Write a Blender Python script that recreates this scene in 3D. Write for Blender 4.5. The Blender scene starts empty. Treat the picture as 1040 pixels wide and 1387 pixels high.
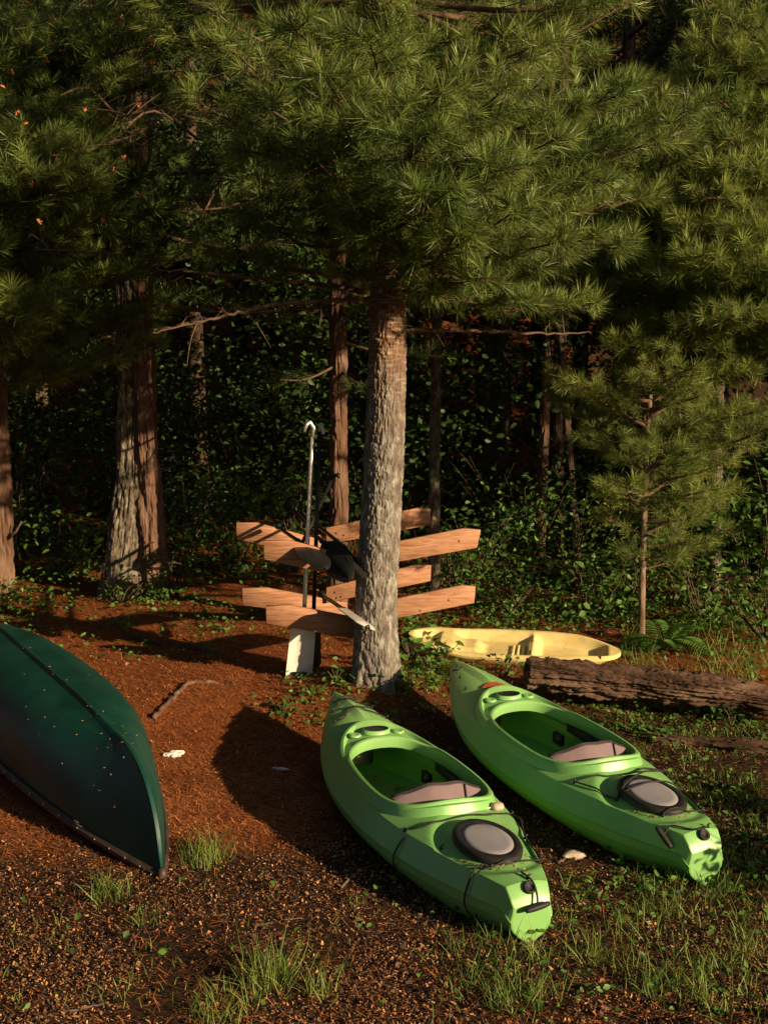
import bpy, bmesh, math, random
import numpy as np
from mathutils import Vector, Matrix, Euler
R = math.radians
SC = bpy.context.scene
COL = SC.collection
# ------------------------------------------------------------------ camera
FPX, PITCH, CAMH = 1600.0, 0.126, 2.608
cam_d = bpy.data.cameras.new('camera'); cam = bpy.data.objects.new('camera', cam_d); COL.objects.link(cam)
cam.location = (0, 0, CAMH); cam.rotation_euler = (math.pi/2 - PITCH, 0, 0)
cam_d.sensor_fit = 'VERTICAL'; cam_d.sensor_height = 36.0; cam_d.lens = FPX/1387*36.0
cam_d.clip_start = 0.1; cam_d.clip_end = 600
SC.camera = cam
# ------------------------------------------------------------------ sky and sun
SUN_EL, SUN_DIR = 17.0, (0.80, -0.60)
SUN_AZ = math.atan2(SUN_DIR[0], SUN_DIR[1])
w = bpy.data.worlds.new('World'); SC.world = w; w.use_nodes = True
nt = w.node_tree; nt.nodes.clear()
sky = nt.nodes.new('ShaderNodeTexSky'); sky.sky_type = 'NISHITA'; sky.sun_disc = False
sky.sun_elevation = R(SUN_EL); sky.sun_rotation = SUN_AZ
bg = nt.nodes.new('ShaderNodeBackground'); bg.inputs[1].default_value = 0.05
wo = nt.nodes.new('ShaderNodeOutputWorld')
nt.links.new(sky.outputs[0], bg.inputs[0]); nt.links.new(bg.outputs[0], wo.inputs[0])
sd = bpy.data.lights.new('sun', 'SUN'); sun = bpy.data.objects.new('sun', sd); COL.objects.link(sun)
sd.energy = 5.0; sd.angle = R(0.5); sd.color = (1.0, 0.76, 0.47)
sv = Vector((SUN_DIR[0]*math.cos(R(SUN_EL)), SUN_DIR[1]*math.cos(R(SUN_EL)), math.sin(R(SUN_EL))))
sun.rotation_euler = sv.to_track_quat('Z', 'Y').to_euler(); sun.location = (12, -9, 8)
SC.view_settings.view_transform = 'Standard'; SC.view_settings.look = 'None'
SC.view_settings.exposure = 0.82; SC.view_settings.gamma = 1.0
SC.render.engine = 'CYCLES'
SC.cycles.max_bounces = 5; SC.cycles.diffuse_bounces = 3; SC.cycles.glossy_bounces = 2
SC.cycles.transmission_bounces = 3; SC.cycles.caustics_reflective = False; SC.cycles.caustics_refractive = False
SC.cycles.use_denoising = True

# ------------------------------------------------------------------ maths helpers
rng = np.random.default_rng(11)
def hsh(ix, iy, iz, seed):
    h = (ix.astype(np.int64)*374761393 + iy.astype(np.int64)*668265263 + iz.astype(np.int64)*2147483647 + seed*974634777) & 0xffffffff
    h = ((h ^ (h >> 13))*1274126177) & 0xffffffff
    h = ((h ^ (h >> 16))*2246822519) & 0xffffffff
    return ((h ^ (h >> 15)) & 0xffffff)/float(0xffffff)
def noise(x, y, z=0.0, seed=0):
    x, y, z = np.broadcast_arrays(np.asarray(x, float), np.asarray(y, float), np.asarray(z, float))
    ix, iy, iz = np.floor(x), np.floor(y), np.floor(z)
    fx, fy, fz = x-ix, y-iy, z-iz
    fx, fy, fz = [t*t*(3-2*t) for t in (fx, fy, fz)]
    o = 0
    for a in (0, 1):
        for b in (0, 1):
            for c in (0, 1):
                o = o + hsh(ix+a, iy+b, iz+c, seed)*(fx if a else 1-fx)*(fy if b else 1-fy)*(fz if c else 1-fz)
    return o
def fbm(x, y, z=0.0, seed=0, o=3):
    s, a, t = 0, 0.5, 0
    for k in range(o):
        s = s + a*noise(x*2**k, y*2**k, np.asarray(z)*2**k, seed+k*7); t += a; a *= .5
    return s/t
def sst(a, b, x):
    t = np.clip((np.asarray(x, float)-a)/(b-a), 0, 1); return t*t*(3-2*t)
def G(x, y):                                        # height of the ground
    x = np.asarray(x, float); y = np.asarray(y, float)
    z = 0.20*sst(7.6, 9.0, y-0.25*x)
    z = z + 0.11*np.exp(-((x+0.05)**2+(y-8.62)**2)/0.42**2)
    z = z + 0.75*sst(4.0, -1.0, y)
    z = z + 0.25*sst(12, 19, y) + np.maximum(y-19, 0)**1.15*0.55
    z = np.minimum(z, 17+0*z)
    z = z + 0.05*(fbm(x*.7, y*.7, 0, 3)-.5) + 0.022*(fbm(x*3.1, y*3.1, 0, 5)-.5)
    return z
cp, sp_ = math.cos(PITCH), math.sin(PITCH)
def ray(px, py):                                    # direction through a point of the view, unit step in depth y
    a, b = (px-520)/FPX, (693.5-py)/FPX
    Y = cp + b*sp_; Z = -sp_ + b*cp
    return np.array([a/Y, 1.0+0*Y, Z/Y])
def at(px, py, D): return np.array([0, 0, CAMH]) + ray(px, py)*D
def gp(px, py):                                     # where that line meets the ground
    d = ray(px, py); D = np.full(np.shape(px), 8.0)
    for _ in range(22):
        D = D*.5 + .5*(CAMH-G(d[0]*D, D))/(-d[2])
    return np.stack([d[0]*D, D, G(d[0]*D, D)], -1)
def gpr(x0, x1, y0, y1, n): return gp(rng.uniform(x0, x1, n), rng.uniform(y0, y1, n))

# ------------------------------------------------------------------ object helpers
WM = {}
def tagp(o, label=None, cat=None, group=None, kind=None):
    if label: o['label'] = label
    if cat: o['category'] = cat
    if group: o['group'] = group
    if kind: o['kind'] = kind
    return o
def thing(name, label, cat, loc=(0, 0, 0), rot=None, group=None):
    o = bpy.data.objects.new(name, None); COL.objects.link(o); o.empty_display_size = .1
    o.location = Vector([float(v) for v in loc])
    m = Matrix.Translation(o.location)
    if rot is not None:
        o.rotation_euler = rot; m = m @ rot.to_matrix().to_4x4()
    WM[o.name] = m
    return tagp(o, label, cat, group)
def mesh_np(name, V, F, smooth=False, tint=None, sharp=None):
    V = np.asarray(V, np.float32)
    me = bpy.data.meshes.new(name)
    if isinstance(F, np.ndarray):
        n, k = F.shape; flat = F.astype(np.int32).ravel(); starts = np.arange(n, dtype=np.int32)*k
    else:
        ls = np.array([len(f) for f in F], np.int32); n = len(ls)
        flat = np.array([i for f in F for i in f], np.int32); starts = np.concatenate([[0], np.cumsum(ls)[:-1]]).astype(np.int32)
    me.vertices.add(len(V)); me.vertices.foreach_set('co', V.ravel())
    me.loops.add(len(flat)); me.loops.foreach_set('vertex_index', flat)
    me.polygons.add(n); me.polygons.foreach_set('loop_start', starts)
    me.update(calc_edges=True)
    if smooth:
        me.polygons.foreach_set('use_smooth', np.ones(len(me.polygons), bool))
        if sharp: me.set_sharp_from_angle(angle=R(sharp))
    if tint is not None:
        a = me.attributes.new('tint', 'FLOAT', 'POINT'); a.data.foreach_set('value', np.asarray(tint, np.float32))
    return me
def part(name, V, F, mat, parent=None, world=True, **kw):
    V = np.asarray(V, float)
    if parent is not None and world:
        mi = np.array(WM[parent.name].inverted()); V = V @ mi[:3, :3].T + mi[:3, 3]
    o = bpy.data.objects.new(name, mesh_np(name, V, F, **kw)); COL.objects.link(o)
    if mat: o.data.materials.append(mat)
    if parent is not None:
        o.parent = parent; WM[o.name] = WM[parent.name]
    else: WM[o.name] = Matrix()
    return o
def join(*pieces):
    Vs, Fs, n = [], [], 0
    for V, F in pieces:
        Vs.append(np.asarray(V, float)); Fs += [[int(i)+n for i in f] for f in F]; n += len(V)
    return np.concatenate(Vs), Fs
def box(c, s, rot=None):
    v = np.array([[x, y, z] for x in (-.5, .5) for y in (-.5, .5) for z in (-.5, .5)])*np.array(s)
    if rot is not None: v = v @ np.array(rot).T
    return v+np.array(c), [[0, 1, 3, 2], [4, 6, 7, 5], [0, 4, 5, 1], [2, 3, 7, 6], [0, 2, 6, 4], [1, 5, 7, 3]]
def frames(P):
    P = np.asarray(P, float); T = np.gradient(P, axis=0); T /= np.linalg.norm(T, axis=1)[:, None]+1e-9
    up = np.array([0, 0, 1.]) if abs(T[0][2]) < .9 else np.array([0, 1., 0])
    N = np.zeros_like(P); n = np.cross(up, T[0]); n /= np.linalg.norm(n)
    for i in range(len(P)):
        n = n - T[i]*np.dot(n, T[i]); n /= np.linalg.norm(n)+1e-9; N[i] = n
    return T, N, np.cross(T, N)
def tube(P, r, k=6, cap=True):
    P = np.asarray(P, float); n = len(P); r = np.broadcast_to(np.asarray(r, float), (n,))
    T, N, B = frames(P); a = np.arange(k)*2*math.pi/k
    V = (P[:, None] + r[:, None, None]*(np.cos(a)[None, :, None]*N[:, None]+np.sin(a)[None, :, None]*B[:, None])).reshape(-1, 3)
    F = [[i*k+j, i*k+(j+1) % k, (i+1)*k+(j+1) % k, (i+1)*k+j] for i in range(n-1) for j in range(k)]
    if cap: F += [list(range(k))[::-1], [(n-1)*k+j for j in range(k)]]
    return V, F
def grid_faces(n, m, wrap=False):                   # n rows of m
    i, j = np.meshgrid(np.arange(n-1), np.arange(m if wrap else m-1), indexing='ij')
    j2 = (j+1) % m
    return np.stack([i*m+j, i*m+j2, (i+1)*m+j2, (i+1)*m+j], -1).reshape(-1, 4)
def curve(pts, n):                                  # smooth path through points
    P = np.asarray(pts, float); m = len(P)
    t = np.linspace(0, m-1, n); i = np.clip(t.astype(int), 0, m-2); f = (t-i)[:, None]
    p0 = P[np.clip(i-1, 0, m-1)]; p1 = P[i]; p2 = P[i+1]; p3 = P[np.clip(i+2, 0, m-1)]
    return .5*((2*p1)+(-p0+p2)*f+(2*p0-5*p1+4*p2-p3)*f**2+(-p0+3*p1-3*p2+p3)*f**3)
def basis(d, roll=None):                            # rotation matrices whose local +Y is d
    d = d/np.linalg.norm(d, axis=1)[:, None]
    a = rng.normal(size=d.shape) if roll is None else roll
    x = np.cross(d, a); x /= np.linalg.norm(x, axis=1)[:, None]+1e-9
    z = np.cross(x, d)
    return np.stack([x, d, z], -1)
def inst(TV, TF, M, T, tint=None):                  # many copies of one small shape as one mesh
    n, m = len(T), len(TV)
    V = np.einsum('nij,mj->nmi', M, TV)+T[:, None]
    F = (np.asarray(TF)[None]+(np.arange(n)*m)[:, None, None]).reshape(-1, np.asarray(TF).shape[1])
    return V.reshape(-1, 3), F, (None if tint is None else np.repeat(tint, m))

# ------------------------------------------------------------------ materials
def mat(name, cols, scale=8, rough=.6, bump=0, stretch=(1, 1, 1), spec=.3, tint=0, trans=0, detail=4, bscale=None, metal=0, coat=0, dist=0):
    m = bpy.data.materials.new(name); m.use_nodes = True; t = m.node_tree; N, L = t.nodes, t.links
    b = N['Principled BSDF']; out = N['Material Output']
    b.inputs['Roughness'].default_value = rough; b.inputs['Specular IOR Level'].default_value = spec
    b.inputs['Metallic'].default_value = metal; b.inputs['Coat Weight'].default_value = coat
    tc = N.new('ShaderNodeTexCoord'); mp = N.new('ShaderNodeMapping'); mp.inputs['Scale'].default_value = stretch
    L.new(tc.outputs['Object'], mp.inputs[0])
    nz = N.new('ShaderNodeTexNoise'); nz.inputs['Scale'].default_value = scale; nz.inputs['Detail'].default_value = detail
    nz.inputs['Distortion'].default_value = dist
    L.new(mp.outputs[0], nz.inputs['Vector'])
    rp = N.new('ShaderNodeValToRGB'); L.new(nz.outputs['Fac'], rp.inputs[0])
    e = rp.color_ramp.elements; k = len(cols)
    for i in range(k-2): e.new(.5)
    for i, c in enumerate(cols):
        e[i].position = .3+.4*i/max(1, k-1); e[i].color = (*c, 1)
    c_out = rp.outputs[0]
    if tint:
        at_ = N.new('ShaderNodeAttribute'); at_.attribute_name = 'tint'
        ma = N.new('ShaderNodeMath'); ma.operation = 'MULTIPLY_ADD'; ma.inputs[1].default_value = tint; ma.inputs[2].default_value = 1-tint/2
        L.new(at_.outputs['Fac'], ma.inputs[0])
        mx = N.new('ShaderNodeMix'); mx.data_type = 'RGBA'; mx.blend_type = 'MULTIPLY'; mx.inputs[0].default_value = 1
        L.new(c_out, mx.inputs[6]); L.new(ma.outputs[0], mx.inputs[7]); c_out = mx.outputs[2]
    L.new(c_out, b.inputs['Base Color'])
    if bump:
        n2 = N.new('ShaderNodeTexNoise'); n2.inputs['Scale'].default_value = bscale or scale*3; n2.inputs['Detail'].default_value = 5
        L.new(mp.outputs[0], n2.inputs['Vector'])
        bp = N.new('ShaderNodeBump'); bp.inputs['Strength'].default_value = 1; bp.inputs['Distance'].default_value = bump
        L.new(n2.outputs['Fac'], bp.inputs['Height']); L.new(bp.outputs[0], b.inputs['Normal'])
    if trans:
        tr = N.new('ShaderNodeBsdfTranslucent'); L.new(c_out, tr.inputs[0])
        ms = N.new('ShaderNodeMixShader'); ms.inputs[0].default_value = trans
        L.new(b.outputs[0], ms.inputs[1]); L.new(tr.outputs[0], ms.inputs[2]); L.new(ms.outputs[0], out.inputs[0])
    return m
M = {}
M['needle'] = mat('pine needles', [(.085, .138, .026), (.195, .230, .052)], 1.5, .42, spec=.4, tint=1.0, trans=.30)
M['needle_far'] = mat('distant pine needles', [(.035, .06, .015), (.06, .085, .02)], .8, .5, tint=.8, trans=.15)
M['needle_soft'] = mat('young pine needles', [(.115, .170, .034), (.235, .270, .062)], 1.5, .45, tint=1.0, trans=.33)
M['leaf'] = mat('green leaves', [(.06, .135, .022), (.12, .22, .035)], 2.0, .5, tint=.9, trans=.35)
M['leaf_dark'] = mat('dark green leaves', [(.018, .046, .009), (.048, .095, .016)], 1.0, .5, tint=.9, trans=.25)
M['fern'] = mat('fern green', [(.09, .20, .035), (.14, .26, .05)], 2.0, .5, tint=.6, trans=.35)
M['grass'] = mat('grass', [(.10, .18, .028), (.23, .27, .065)], 3.0, .5, tint=.9, trans=.3)
M['bark'] = mat('pine bark', [(.10, .062, .04), (.19, .125, .085), (.27, .22, .17)], 14, .9, .006, (1, 1, .35), tint=0, spec=.15, bscale=60)
M['bark_red'] = mat('reddish bark', [(.055, .032, .022), (.13, .072, .046), (.19, .12, .085)], 12, .9, .012, (1, 1, .2), spec=.12, bscale=45)
M['bark_dark'] = mat('dark bark', [(.05, .035, .025), (.10, .065, .045)], 10, .9, .008, (1, 1, .2), spec=.1, bscale=50)
M['bark_lichen'] = mat('lichen bark', [(.065, .045, .033), (.11, .085, .062), (.22, .22, .165)], 20, .9, .012, (1, 1, .6), spec=.1, bscale=60, dist=.4)
M['twig'] = mat('bare twigs', [(.07, .042, .028), (.15, .092, .06)], 20, .8, spec=.2)
M['deadwood'] = mat('decayed wood', [(.028, .018, .013), (.085, .048, .031), (.18, .115, .08)], 5, .95, .012, (.25, 1, 1), spec=.1, bscale=40, dist=1.0)
M['cedar'] = mat('cedar boards', [(.22, .10, .052), (.36, .175, .095), (.43, .23, .135)], 2.6, .7, .004, (.8, 8, 16), spec=.2, bscale=9, dist=1.2, detail=8)
M['cedar_end'] = mat('cedar knots', [(.13, .05, .025), (.20, .08, .04)], 30, .7)
M['steel'] = mat('bolt steel', [(.10, .08, .07), (.16, .14, .12)], 30, .5, metal=.8)
M['alu'] = mat('aluminium shaft', [(.62, .60, .57), (.72, .70, .66)], 20, .32, metal=.75, spec=.5)
M['white_plastic'] = mat('off white plastic', [(.62, .58, .50), (.74, .70, .62)], 9, .45, .0008)
M['black_plastic'] = mat('black plastic', [(.010, .010, .011), (.020, .019, .019)], 12, .38, spec=.4)
M['black_rubber'] = mat('black rubber', [(.010, .009, .009), (.022, .019, .018)], 14, .6, .001)
M['blue_plastic'] = mat('blue plastic', [(.01, .03, .12), (.015, .05, .18)], 10, .4)
M['yellow_paddle'] = mat('yellow paddle shaft', [(.42, .25, .035), (.55, .36, .06)], 10, .35, stretch=(1, 1, 1))
M['grey_blade'] = mat('pale grey blade', [(.34, .31, .28), (.48, .45, .40)], 6, .45, .001)
M['hatch'] = mat('grey hatch lid', [(.22, .21, .225), (.28, .265, .28)], 5, .55, .001, spec=.3)
M['mauve'] = mat('mauve grey seat fabric', [(.14, .10, .105), (.21, .15, .155)], 5, .85, .003, (1, 1, 1), spec=.15, bscale=18)
M['cord'] = mat('black cord', [(.012, .011, .010), (.03, .026, .022)], 60, .7)
M['tan'] = mat('tan plug', [(.46, .33, .25), (.55, .42, .33)], 20, .5, spec=.4)
M['red'] = mat('red decal', [(.32, .06, .035), (.38, .08, .045)], 20, .5)
M['canoe'] = mat('dark green canoe hull', [(.003, .030, .021), (.005, .045, .032), (.010, .056, .041)], 3, .47, .0012, (1, 1, 1), spec=.25, detail=8, bscale=18, dist=.6)
M['gunwale'] = mat('dark gunwale', [(.03, .02, .015), (.07, .045, .032)], 12, .5, .001)
M['rivet'] = mat('pale rivets', [(.6, .58, .55), (.7, .68, .65)], 10, .35, metal=.6)
M['yellow'] = mat('pale yellow plastic', [(.60, .46, .17), (.74, .60, .26)], 3, .5, .001, detail=7)
M['needle_litter'] = mat('fallen needles', [(.28, .085, .024), (.46, .16, .050)], 3, .75, tint=1.3, spec=.2)
M['chaff'] = mat('bud scales', [(.30, .135, .05), (.48, .24, .10)], 4, .75, tint=1.0)
M['mulch'] = mat('dark mulch', [(.035, .02, .013), (.09, .045, .027)], 6, .85, tint=1.0)
M['stone'] = mat('pale stone', [(.36, .27, .21), (.50, .39, .31)], 12, .8, .004)
M['paper'] = mat('white paper', [(.68, .62, .56), (.80, .75, .70)], 12, .8, .002)
M['deadleaf'] = mat('dead leaves', [(.22, .10, .05), (.38, .22, .12)], 6, .8, tint=.8, trans=.15)
M['cone'] = mat('orange pollen cones', [(.42, .13, .04), (.5, .17, .05)], 10, .8)

def kayak_mat():
    m = mat('kayak green plastic', [(.13, .35, .080), (.175, .41, .105), (.215, .44, .13)], 1.6, .34, .0006, spec=.5, detail=8, bscale=30)
    t = m.node_tree; N, L = t.nodes, t.links; b = N['Principled BSDF']
    src = b.inputs['Base Color'].links[0].from_socket
    # dusty scuffs and scratches
    tc = N.new('ShaderNodeTexCoord'); mp = N.new('ShaderNodeMapping'); mp.inputs['Scale'].default_value = (9, 2.2, 9); mp.inputs['Rotation'].default_value = (0, .3, .5)
    L.new(tc.outputs['Object'], mp.inputs[0])
    n = N.new('ShaderNodeTexNoise'); n.inputs['Scale'].default_value = 4; n.inputs['Detail'].default_value = 10; n.inputs['Roughness'].default_value = .75
    L.new(mp.outputs[0], n.inputs['Vector'])
    r = N.new('ShaderNodeValToRGB'); r.color_ramp.elements[0].position = .42; r.color_ramp.elements[1].position = .80
    r.color_ramp.elements[1].color = (.55, .55, .55, 1); L.new(n.outputs['Fac'], r.inputs[0])
    mx = N.new('ShaderNodeMix'); mx.data_type = 'RGBA'; L.new(r.outputs[0], mx.inputs[0]); L.new(src, mx.inputs[6])
    mx.inputs[7].default_value = (.27, .36, .19, 1); L.new(mx.outputs[2], b.inputs['Base Color'])
    ra = N.new('ShaderNodeMath'); ra.operation = 'MULTIPLY_ADD'; ra.inputs[1].default_value = .4; ra.inputs[2].default_value = .20
    L.new(n.outputs['Fac'], ra.inputs[0]); rb = ra.outputs[0]; L.new(rb, b.inputs['Roughness'])
    return m
M['kayak'] = kayak_mat()
def scuffed(m, col, lo, hi, sc=(3, 14, 3), amt=.5):
    t = m.node_tree; N, L = t.nodes, t.links; b = N['Principled BSDF']; src = b.inputs['Base Color'].links[0].from_socket
    tc = N.new('ShaderNodeTexCoord'); mp = N.new('ShaderNodeMapping'); mp.inputs['Scale'].default_value = sc; mp.inputs['Rotation'].default_value = (.2, .1, .55); L.new(tc.outputs['Object'], mp.inputs[0])
    n = N.new('ShaderNodeTexNoise'); n.inputs['Scale'].default_value = 3; n.inputs['Detail'].default_value = 12; n.inputs['Roughness'].default_value = .8; L.new(mp.outputs[0], n.inputs['Vector'])
    r = N.new('ShaderNodeValToRGB'); r.color_ramp.elements[0].position = lo; r.color_ramp.elements[1].position = hi; r.color_ramp.elements[1].color = (amt, amt, amt, 1); L.new(n.outputs['Fac'], r.inputs[0])
    mx = N.new('ShaderNodeMix'); mx.data_type = 'RGBA'; L.new(r.outputs[0], mx.inputs[0]); L.new(src, mx.inputs[6]); mx.inputs[7].default_value = (*col, 1); L.new(mx.outputs[2], b.inputs['Base Color'])
scuffed(M['canoe'], (.10, .14, .12), .60, .72, (2, 12, 4), .55)
scuffed(M['yellow'], (.30, .21, .08), .50, .75, (4, 4, 4), .7)
scuffed(M['hatch'], (.12, .11, .10), .55, .75, (7, 7, 7), .5)

def ground_mat():
    m = bpy.data.materials.new('forest floor'); m.use_nodes = True; t = m.node_tree; N, L = t.nodes, t.links
    b = N['Principled BSDF']; b.inputs['Roughness'].default_value = .95; b.inputs['Specular IOR Level'].default_value = .1
    tc = N.new('ShaderNodeTexCoord')
    a = N.new('ShaderNodeAttribute'); a.attribute_name = 'tint'
    def nz(scale, det=6, ro=.6):
        n = N.new('ShaderNodeTexNoise'); n.inputs['Scale'].default_value = scale; n.inputs['Detail'].default_value = det; n.inputs['Roughness'].default_value = ro
        L.new(tc.outputs['Object'], n.inputs['Vector']); return n
    def ramp(src, c, p=(.35, .65)):
        r = N.new('ShaderNodeValToRGB'); e = r.color_ramp.elements
        e[0].position, e[1].position = p; e[0].color = (*c[0], 1); e[1].color = (*c[1], 1); L.new(src, r.inputs[0]); return r
    n1 = nz(26, 8, .7); n2 = nz(40, 8, .7)
    red = ramp(n1.outputs['Fac'], ((.075, .024, .009), (.28, .080, .022)))
    dark = ramp(n2.outputs['Fac'], ((.012, .008, .005), (.060, .030, .016)))
    mx = N.new('ShaderNodeMix'); mx.data_type = 'RGBA'
    L.new(a.outputs['Fac'], mx.inputs[0]); L.new(dark.outputs[0], mx.inputs[6]); L.new(red.outputs[0], mx.inputs[7])
    L.new(mx.outputs[2], b.inputs['Base Color'])
    bp = N.new('ShaderNodeBump'); bp.inputs['Strength'].default_value = 1; bp.inputs['Distance'].default_value = .012
    L.new(n2.outputs['Fac'], bp.inputs['Height']); L.new(bp.outputs[0], b.inputs['Normal'])
    return m
M['ground'] = ground_mat()
# ------------------------------------------------------------------ ground
def REDM(x, y):
    n = fbm(np.asarray(x)*1.3, np.asarray(y)*1.3, 0, 21)-.5
    a = sst(5.75, 6.7, y+n*1.2)*sst(.55, -.25, x+n*.8-.25*(y-8))
    b = sst(8.2, 9.0, y+n*.8)*.75*sst(14, 11, y)
    return np.clip(np.maximum(a, b), 0, 1)
def axis(lo, hi, step, far, k=1.22):
    a = list(np.arange(lo, hi+1e-6, step)); s = step; v = hi
    while v < far: s *= k; v += s; a.append(v)
    s = step; v = lo
    while v > -far: s *= k; v -= s; a.insert(0, v)
    return np.array(a)
gx, gy = axis(-4, 4, .05, 160), axis(4, 13, .05, 160)
GX, GY = np.meshgrid(gx, gy)
gz = G(GX, GY)
V = np.stack([GX, GY, gz], -1).reshape(-1, 3)
o = part('ground', V, grid_faces(len(gy), len(gx)), M['ground'], smooth=True, tint=REDM(GX, GY).ravel())
tagp(o, 'forest floor of orange pine needles and dark mulch rising to the wood', 'ground', kind='structure')

# things lying about that the litter must not cover: filled in by the builders below
KEEP = []
def scatter(n, x0, x1, y0, y1):
    """points denser towards the near ground, on the area in view"""
    y = 1/rng.uniform(1/y1, 1/y0, n); hw = y*0.345+.25
    return rng.uniform(-1, 1, n)*hw, y
# fallen needles
n = 230000
x, y = scatter(n, -4, 4, 4.1, 12.5)
keep = rng.random(n) < .05+.95*REDM(x, y); x, y = x[keep], y[keep]; n = len(x)
ang = rng.normal(0.1, .9, n); tl = rng.normal(0, .22, n)
d = np.stack([np.cos(ang), np.sin(ang), tl], -1)
ln = rng.uniform(.035, .085, n); wd = rng.uniform(.0020, .0038, n)
B = basis(d, np.tile([0, 0, 1.], (n, 1)))*np.stack([wd, ln, wd], -1)[:, None, :]
TV = np.array([[-.5, -.5, 0], [.5, -.5, 0], [.3, .5, .0], [-.3, .5, .0]])
T = np.stack([x, y, G(x, y)+rng.uniform(.002, .014, n)], -1)
V, F, tt = inst(TV, np.array([[0, 1, 2, 3]]), B, T, rng.random(n))
o = part('needle_litter', V, F, M['needle_litter'], tint=tt); tagp(o, 'carpet of fallen orange pine needles', 'needles', kind='stuff')
# bud scales and dark crumbs
for nm, n, mt, sz, lab, hi in (('bud_scale_litter', 75000, 'chaff', .0085, 'tan bud scales strewn over the mulch', .45), ('mulch_litter', 60000, 'mulch', .011, 'dark crumbs of bark mulch', 1.0)):
    x, y = scatter(n, -4, 4, 4.1, 11)
    cl = fbm(x*2.2, y*2.2, 0, 31)
    keep = rng.random(n) < (1-hi*REDM(x, y))*np.clip((cl-.25)*2.6, .12, 1); x, y = x[keep], y[keep]; n = len(x)
    a = rng.uniform(0, 2*math.pi, n); d = np.stack([np.cos(a), np.sin(a), rng.normal(0, .45, n)], -1)
    B = basis(d, np.stack([rng.normal(0, .3, n), rng.normal(0, .3, n), np.ones(n)], -1))
    s = sz*rng.lognormal(0, .38, n); B = B*np.stack([s*.5, s, s], -1)[:, None, :]
    TV = np.array([[-.5, -.4, 0], [.5, -.5, .1], [.4, .5, 0], [-.3, .5, .25]])
    T = np.stack([x, y, G(x, y)+.004+rng.uniform(0, .010, n)], -1)
    V, F, tt = inst(TV, np.array([[0, 1, 2], [0, 2, 3]]), B, T, rng.random(n))
    o = part(nm, V, F, M[mt], tint=tt); tagp(o, lab, 'litter', kind='stuff')

# ------------------------------------------------------------------ plants
BLADE = np.array([[-.5, 0, 0], [.5, 0, 0], [.42, .4, .06], [-.42, .4, .06], [.26, .75, .24], [-.26, .75, .24], [0, 1, .5]])
BLADE_F = np.array([[0, 1, 2], [0, 2, 3], [3, 2, 4], [3, 4, 5], [5, 4, 6]])
def grass(spots):
    T, D, S, W = [], [], [], []
    for cx, cy, r, n, h in spots:
        rr = r*np.sqrt(rng.random(n)); a = rng.uniform(0, 2*math.pi, n)
        x, y = cx+rr*np.cos(a), cy+rr*np.sin(a)
        T.append(np.stack([x, y, G(x, y)-.01], -1))
        d = np.stack([rng.normal(0, .38, n), rng.normal(0, .38, n), np.ones(n)], -1); D.append(d)
        S.append(.95*h*rng.uniform(.45, 1.15, n)); W.append(rng.uniform(.0025, .0055, n))
    T, D, S, W = map(np.concatenate, (T, D, S, W))
    B = basis(D)*np.stack([W, S, S], -1)[:, None, :]
    return inst(BLADE, BLADE_F, B, T, rng.random(len(T)))
spots = []
for px, py, r, n, h in ((150, 1215, .10, 110, .15), (280, 1165, .13, 200, .17), (200, 1245, .10, 50, .09), (365, 1335, .11, 160, .24), (435, 1345, .08, 70, .15), (300, 1372, .14, 110, .14),
                        (205, 1300, .09, 24, .09), (480, 1225, .06, 18, .09), (290, 890, .07, 18, .10), (95, 900, .05, 10, .08), (770, 1205, .05, 12, .20), (60, 1270, .18, 40, .08), (190, 1350, .2, 50, .08)):
    p = gp(px, py); spots.append((p[0], p[1], r, n, h))
for p in gpr(610, 1040, 1255, 1387, 70):
    spots.append((p[0], p[1], rng.uniform(.04, .13), int(rng.integers(8, 30)), rng.uniform(.08, .19)))
for p in gpr(840, 1040, 985, 1250, 150):
    spots.append((p[0], p[1], rng.uniform(.04, .12), int(rng.integers(6, 22)), rng.uniform(.06, .15)))
for p in gpr(840, 1050, 840, 935, 60):
    spots.append((p[0], p[1], rng.uniform(.05, .15), int(rng.integers(6, 20)), rng.uniform(.12, .36)))
for p in gpr(0, 620, 1210, 1387, 45):
    spots.append((p[0], p[1], rng.uniform(.03, .1), int(rng.integers(3, 10)), rng.uniform(.04, .1)))
V, F, tt = grass(spots)
o = part('grass', V, F, M['grass'], tint=tt); tagp(o, 'thin tufts of grass growing through the mulch', 'grass', kind='stuff')

LEAF = np.array([[0, 0, 0], [-.30, .32, .10], [-.22, .70, .08], [0, 1, -.06], [.22, .70, .08], [.30, .32, .10], [0, .35, 0], [0, .7, -.01]])
LEAF_F = np.array([[0, 6, 1], [1, 6, 7], [1, 7, 2], [2, 7, 3], [0, 5, 6], [5, 7, 6], [5, 4, 7], [4, 3, 7]])
DIA = np.array([[0, 0, 0], [-.28, .45, .09], [0, 1, -.04], [.28, .45, .09]]); DIA_F = np.array([[0, 2, 1], [0, 3, 2]])
def leaves(P, size, flat=.6, shape=(LEAF, LEAF_F), toward=None):
    n = len(P); d = rng.normal(size=(n, 3)); d[:, 2] = d[:, 2]*.45-.15
    up = rng.normal(0, 1-flat, (n, 3)); up[:, 2] += 1
    if toward is not None: up += np.array(toward)
    B = basis(d, up); x = np.cross(d, up); x /= np.linalg.norm(x, axis=1)[:, None]
    dd = d/np.linalg.norm(d, axis=1)[:, None]; z = np.cross(x, dd); B = np.stack([x, dd, z], -1)
    s = size*rng.uniform(.55, 1.25, n)
    return inst(shape[0], shape[1], B*s[:, None, None], P, rng.random(n))
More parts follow.
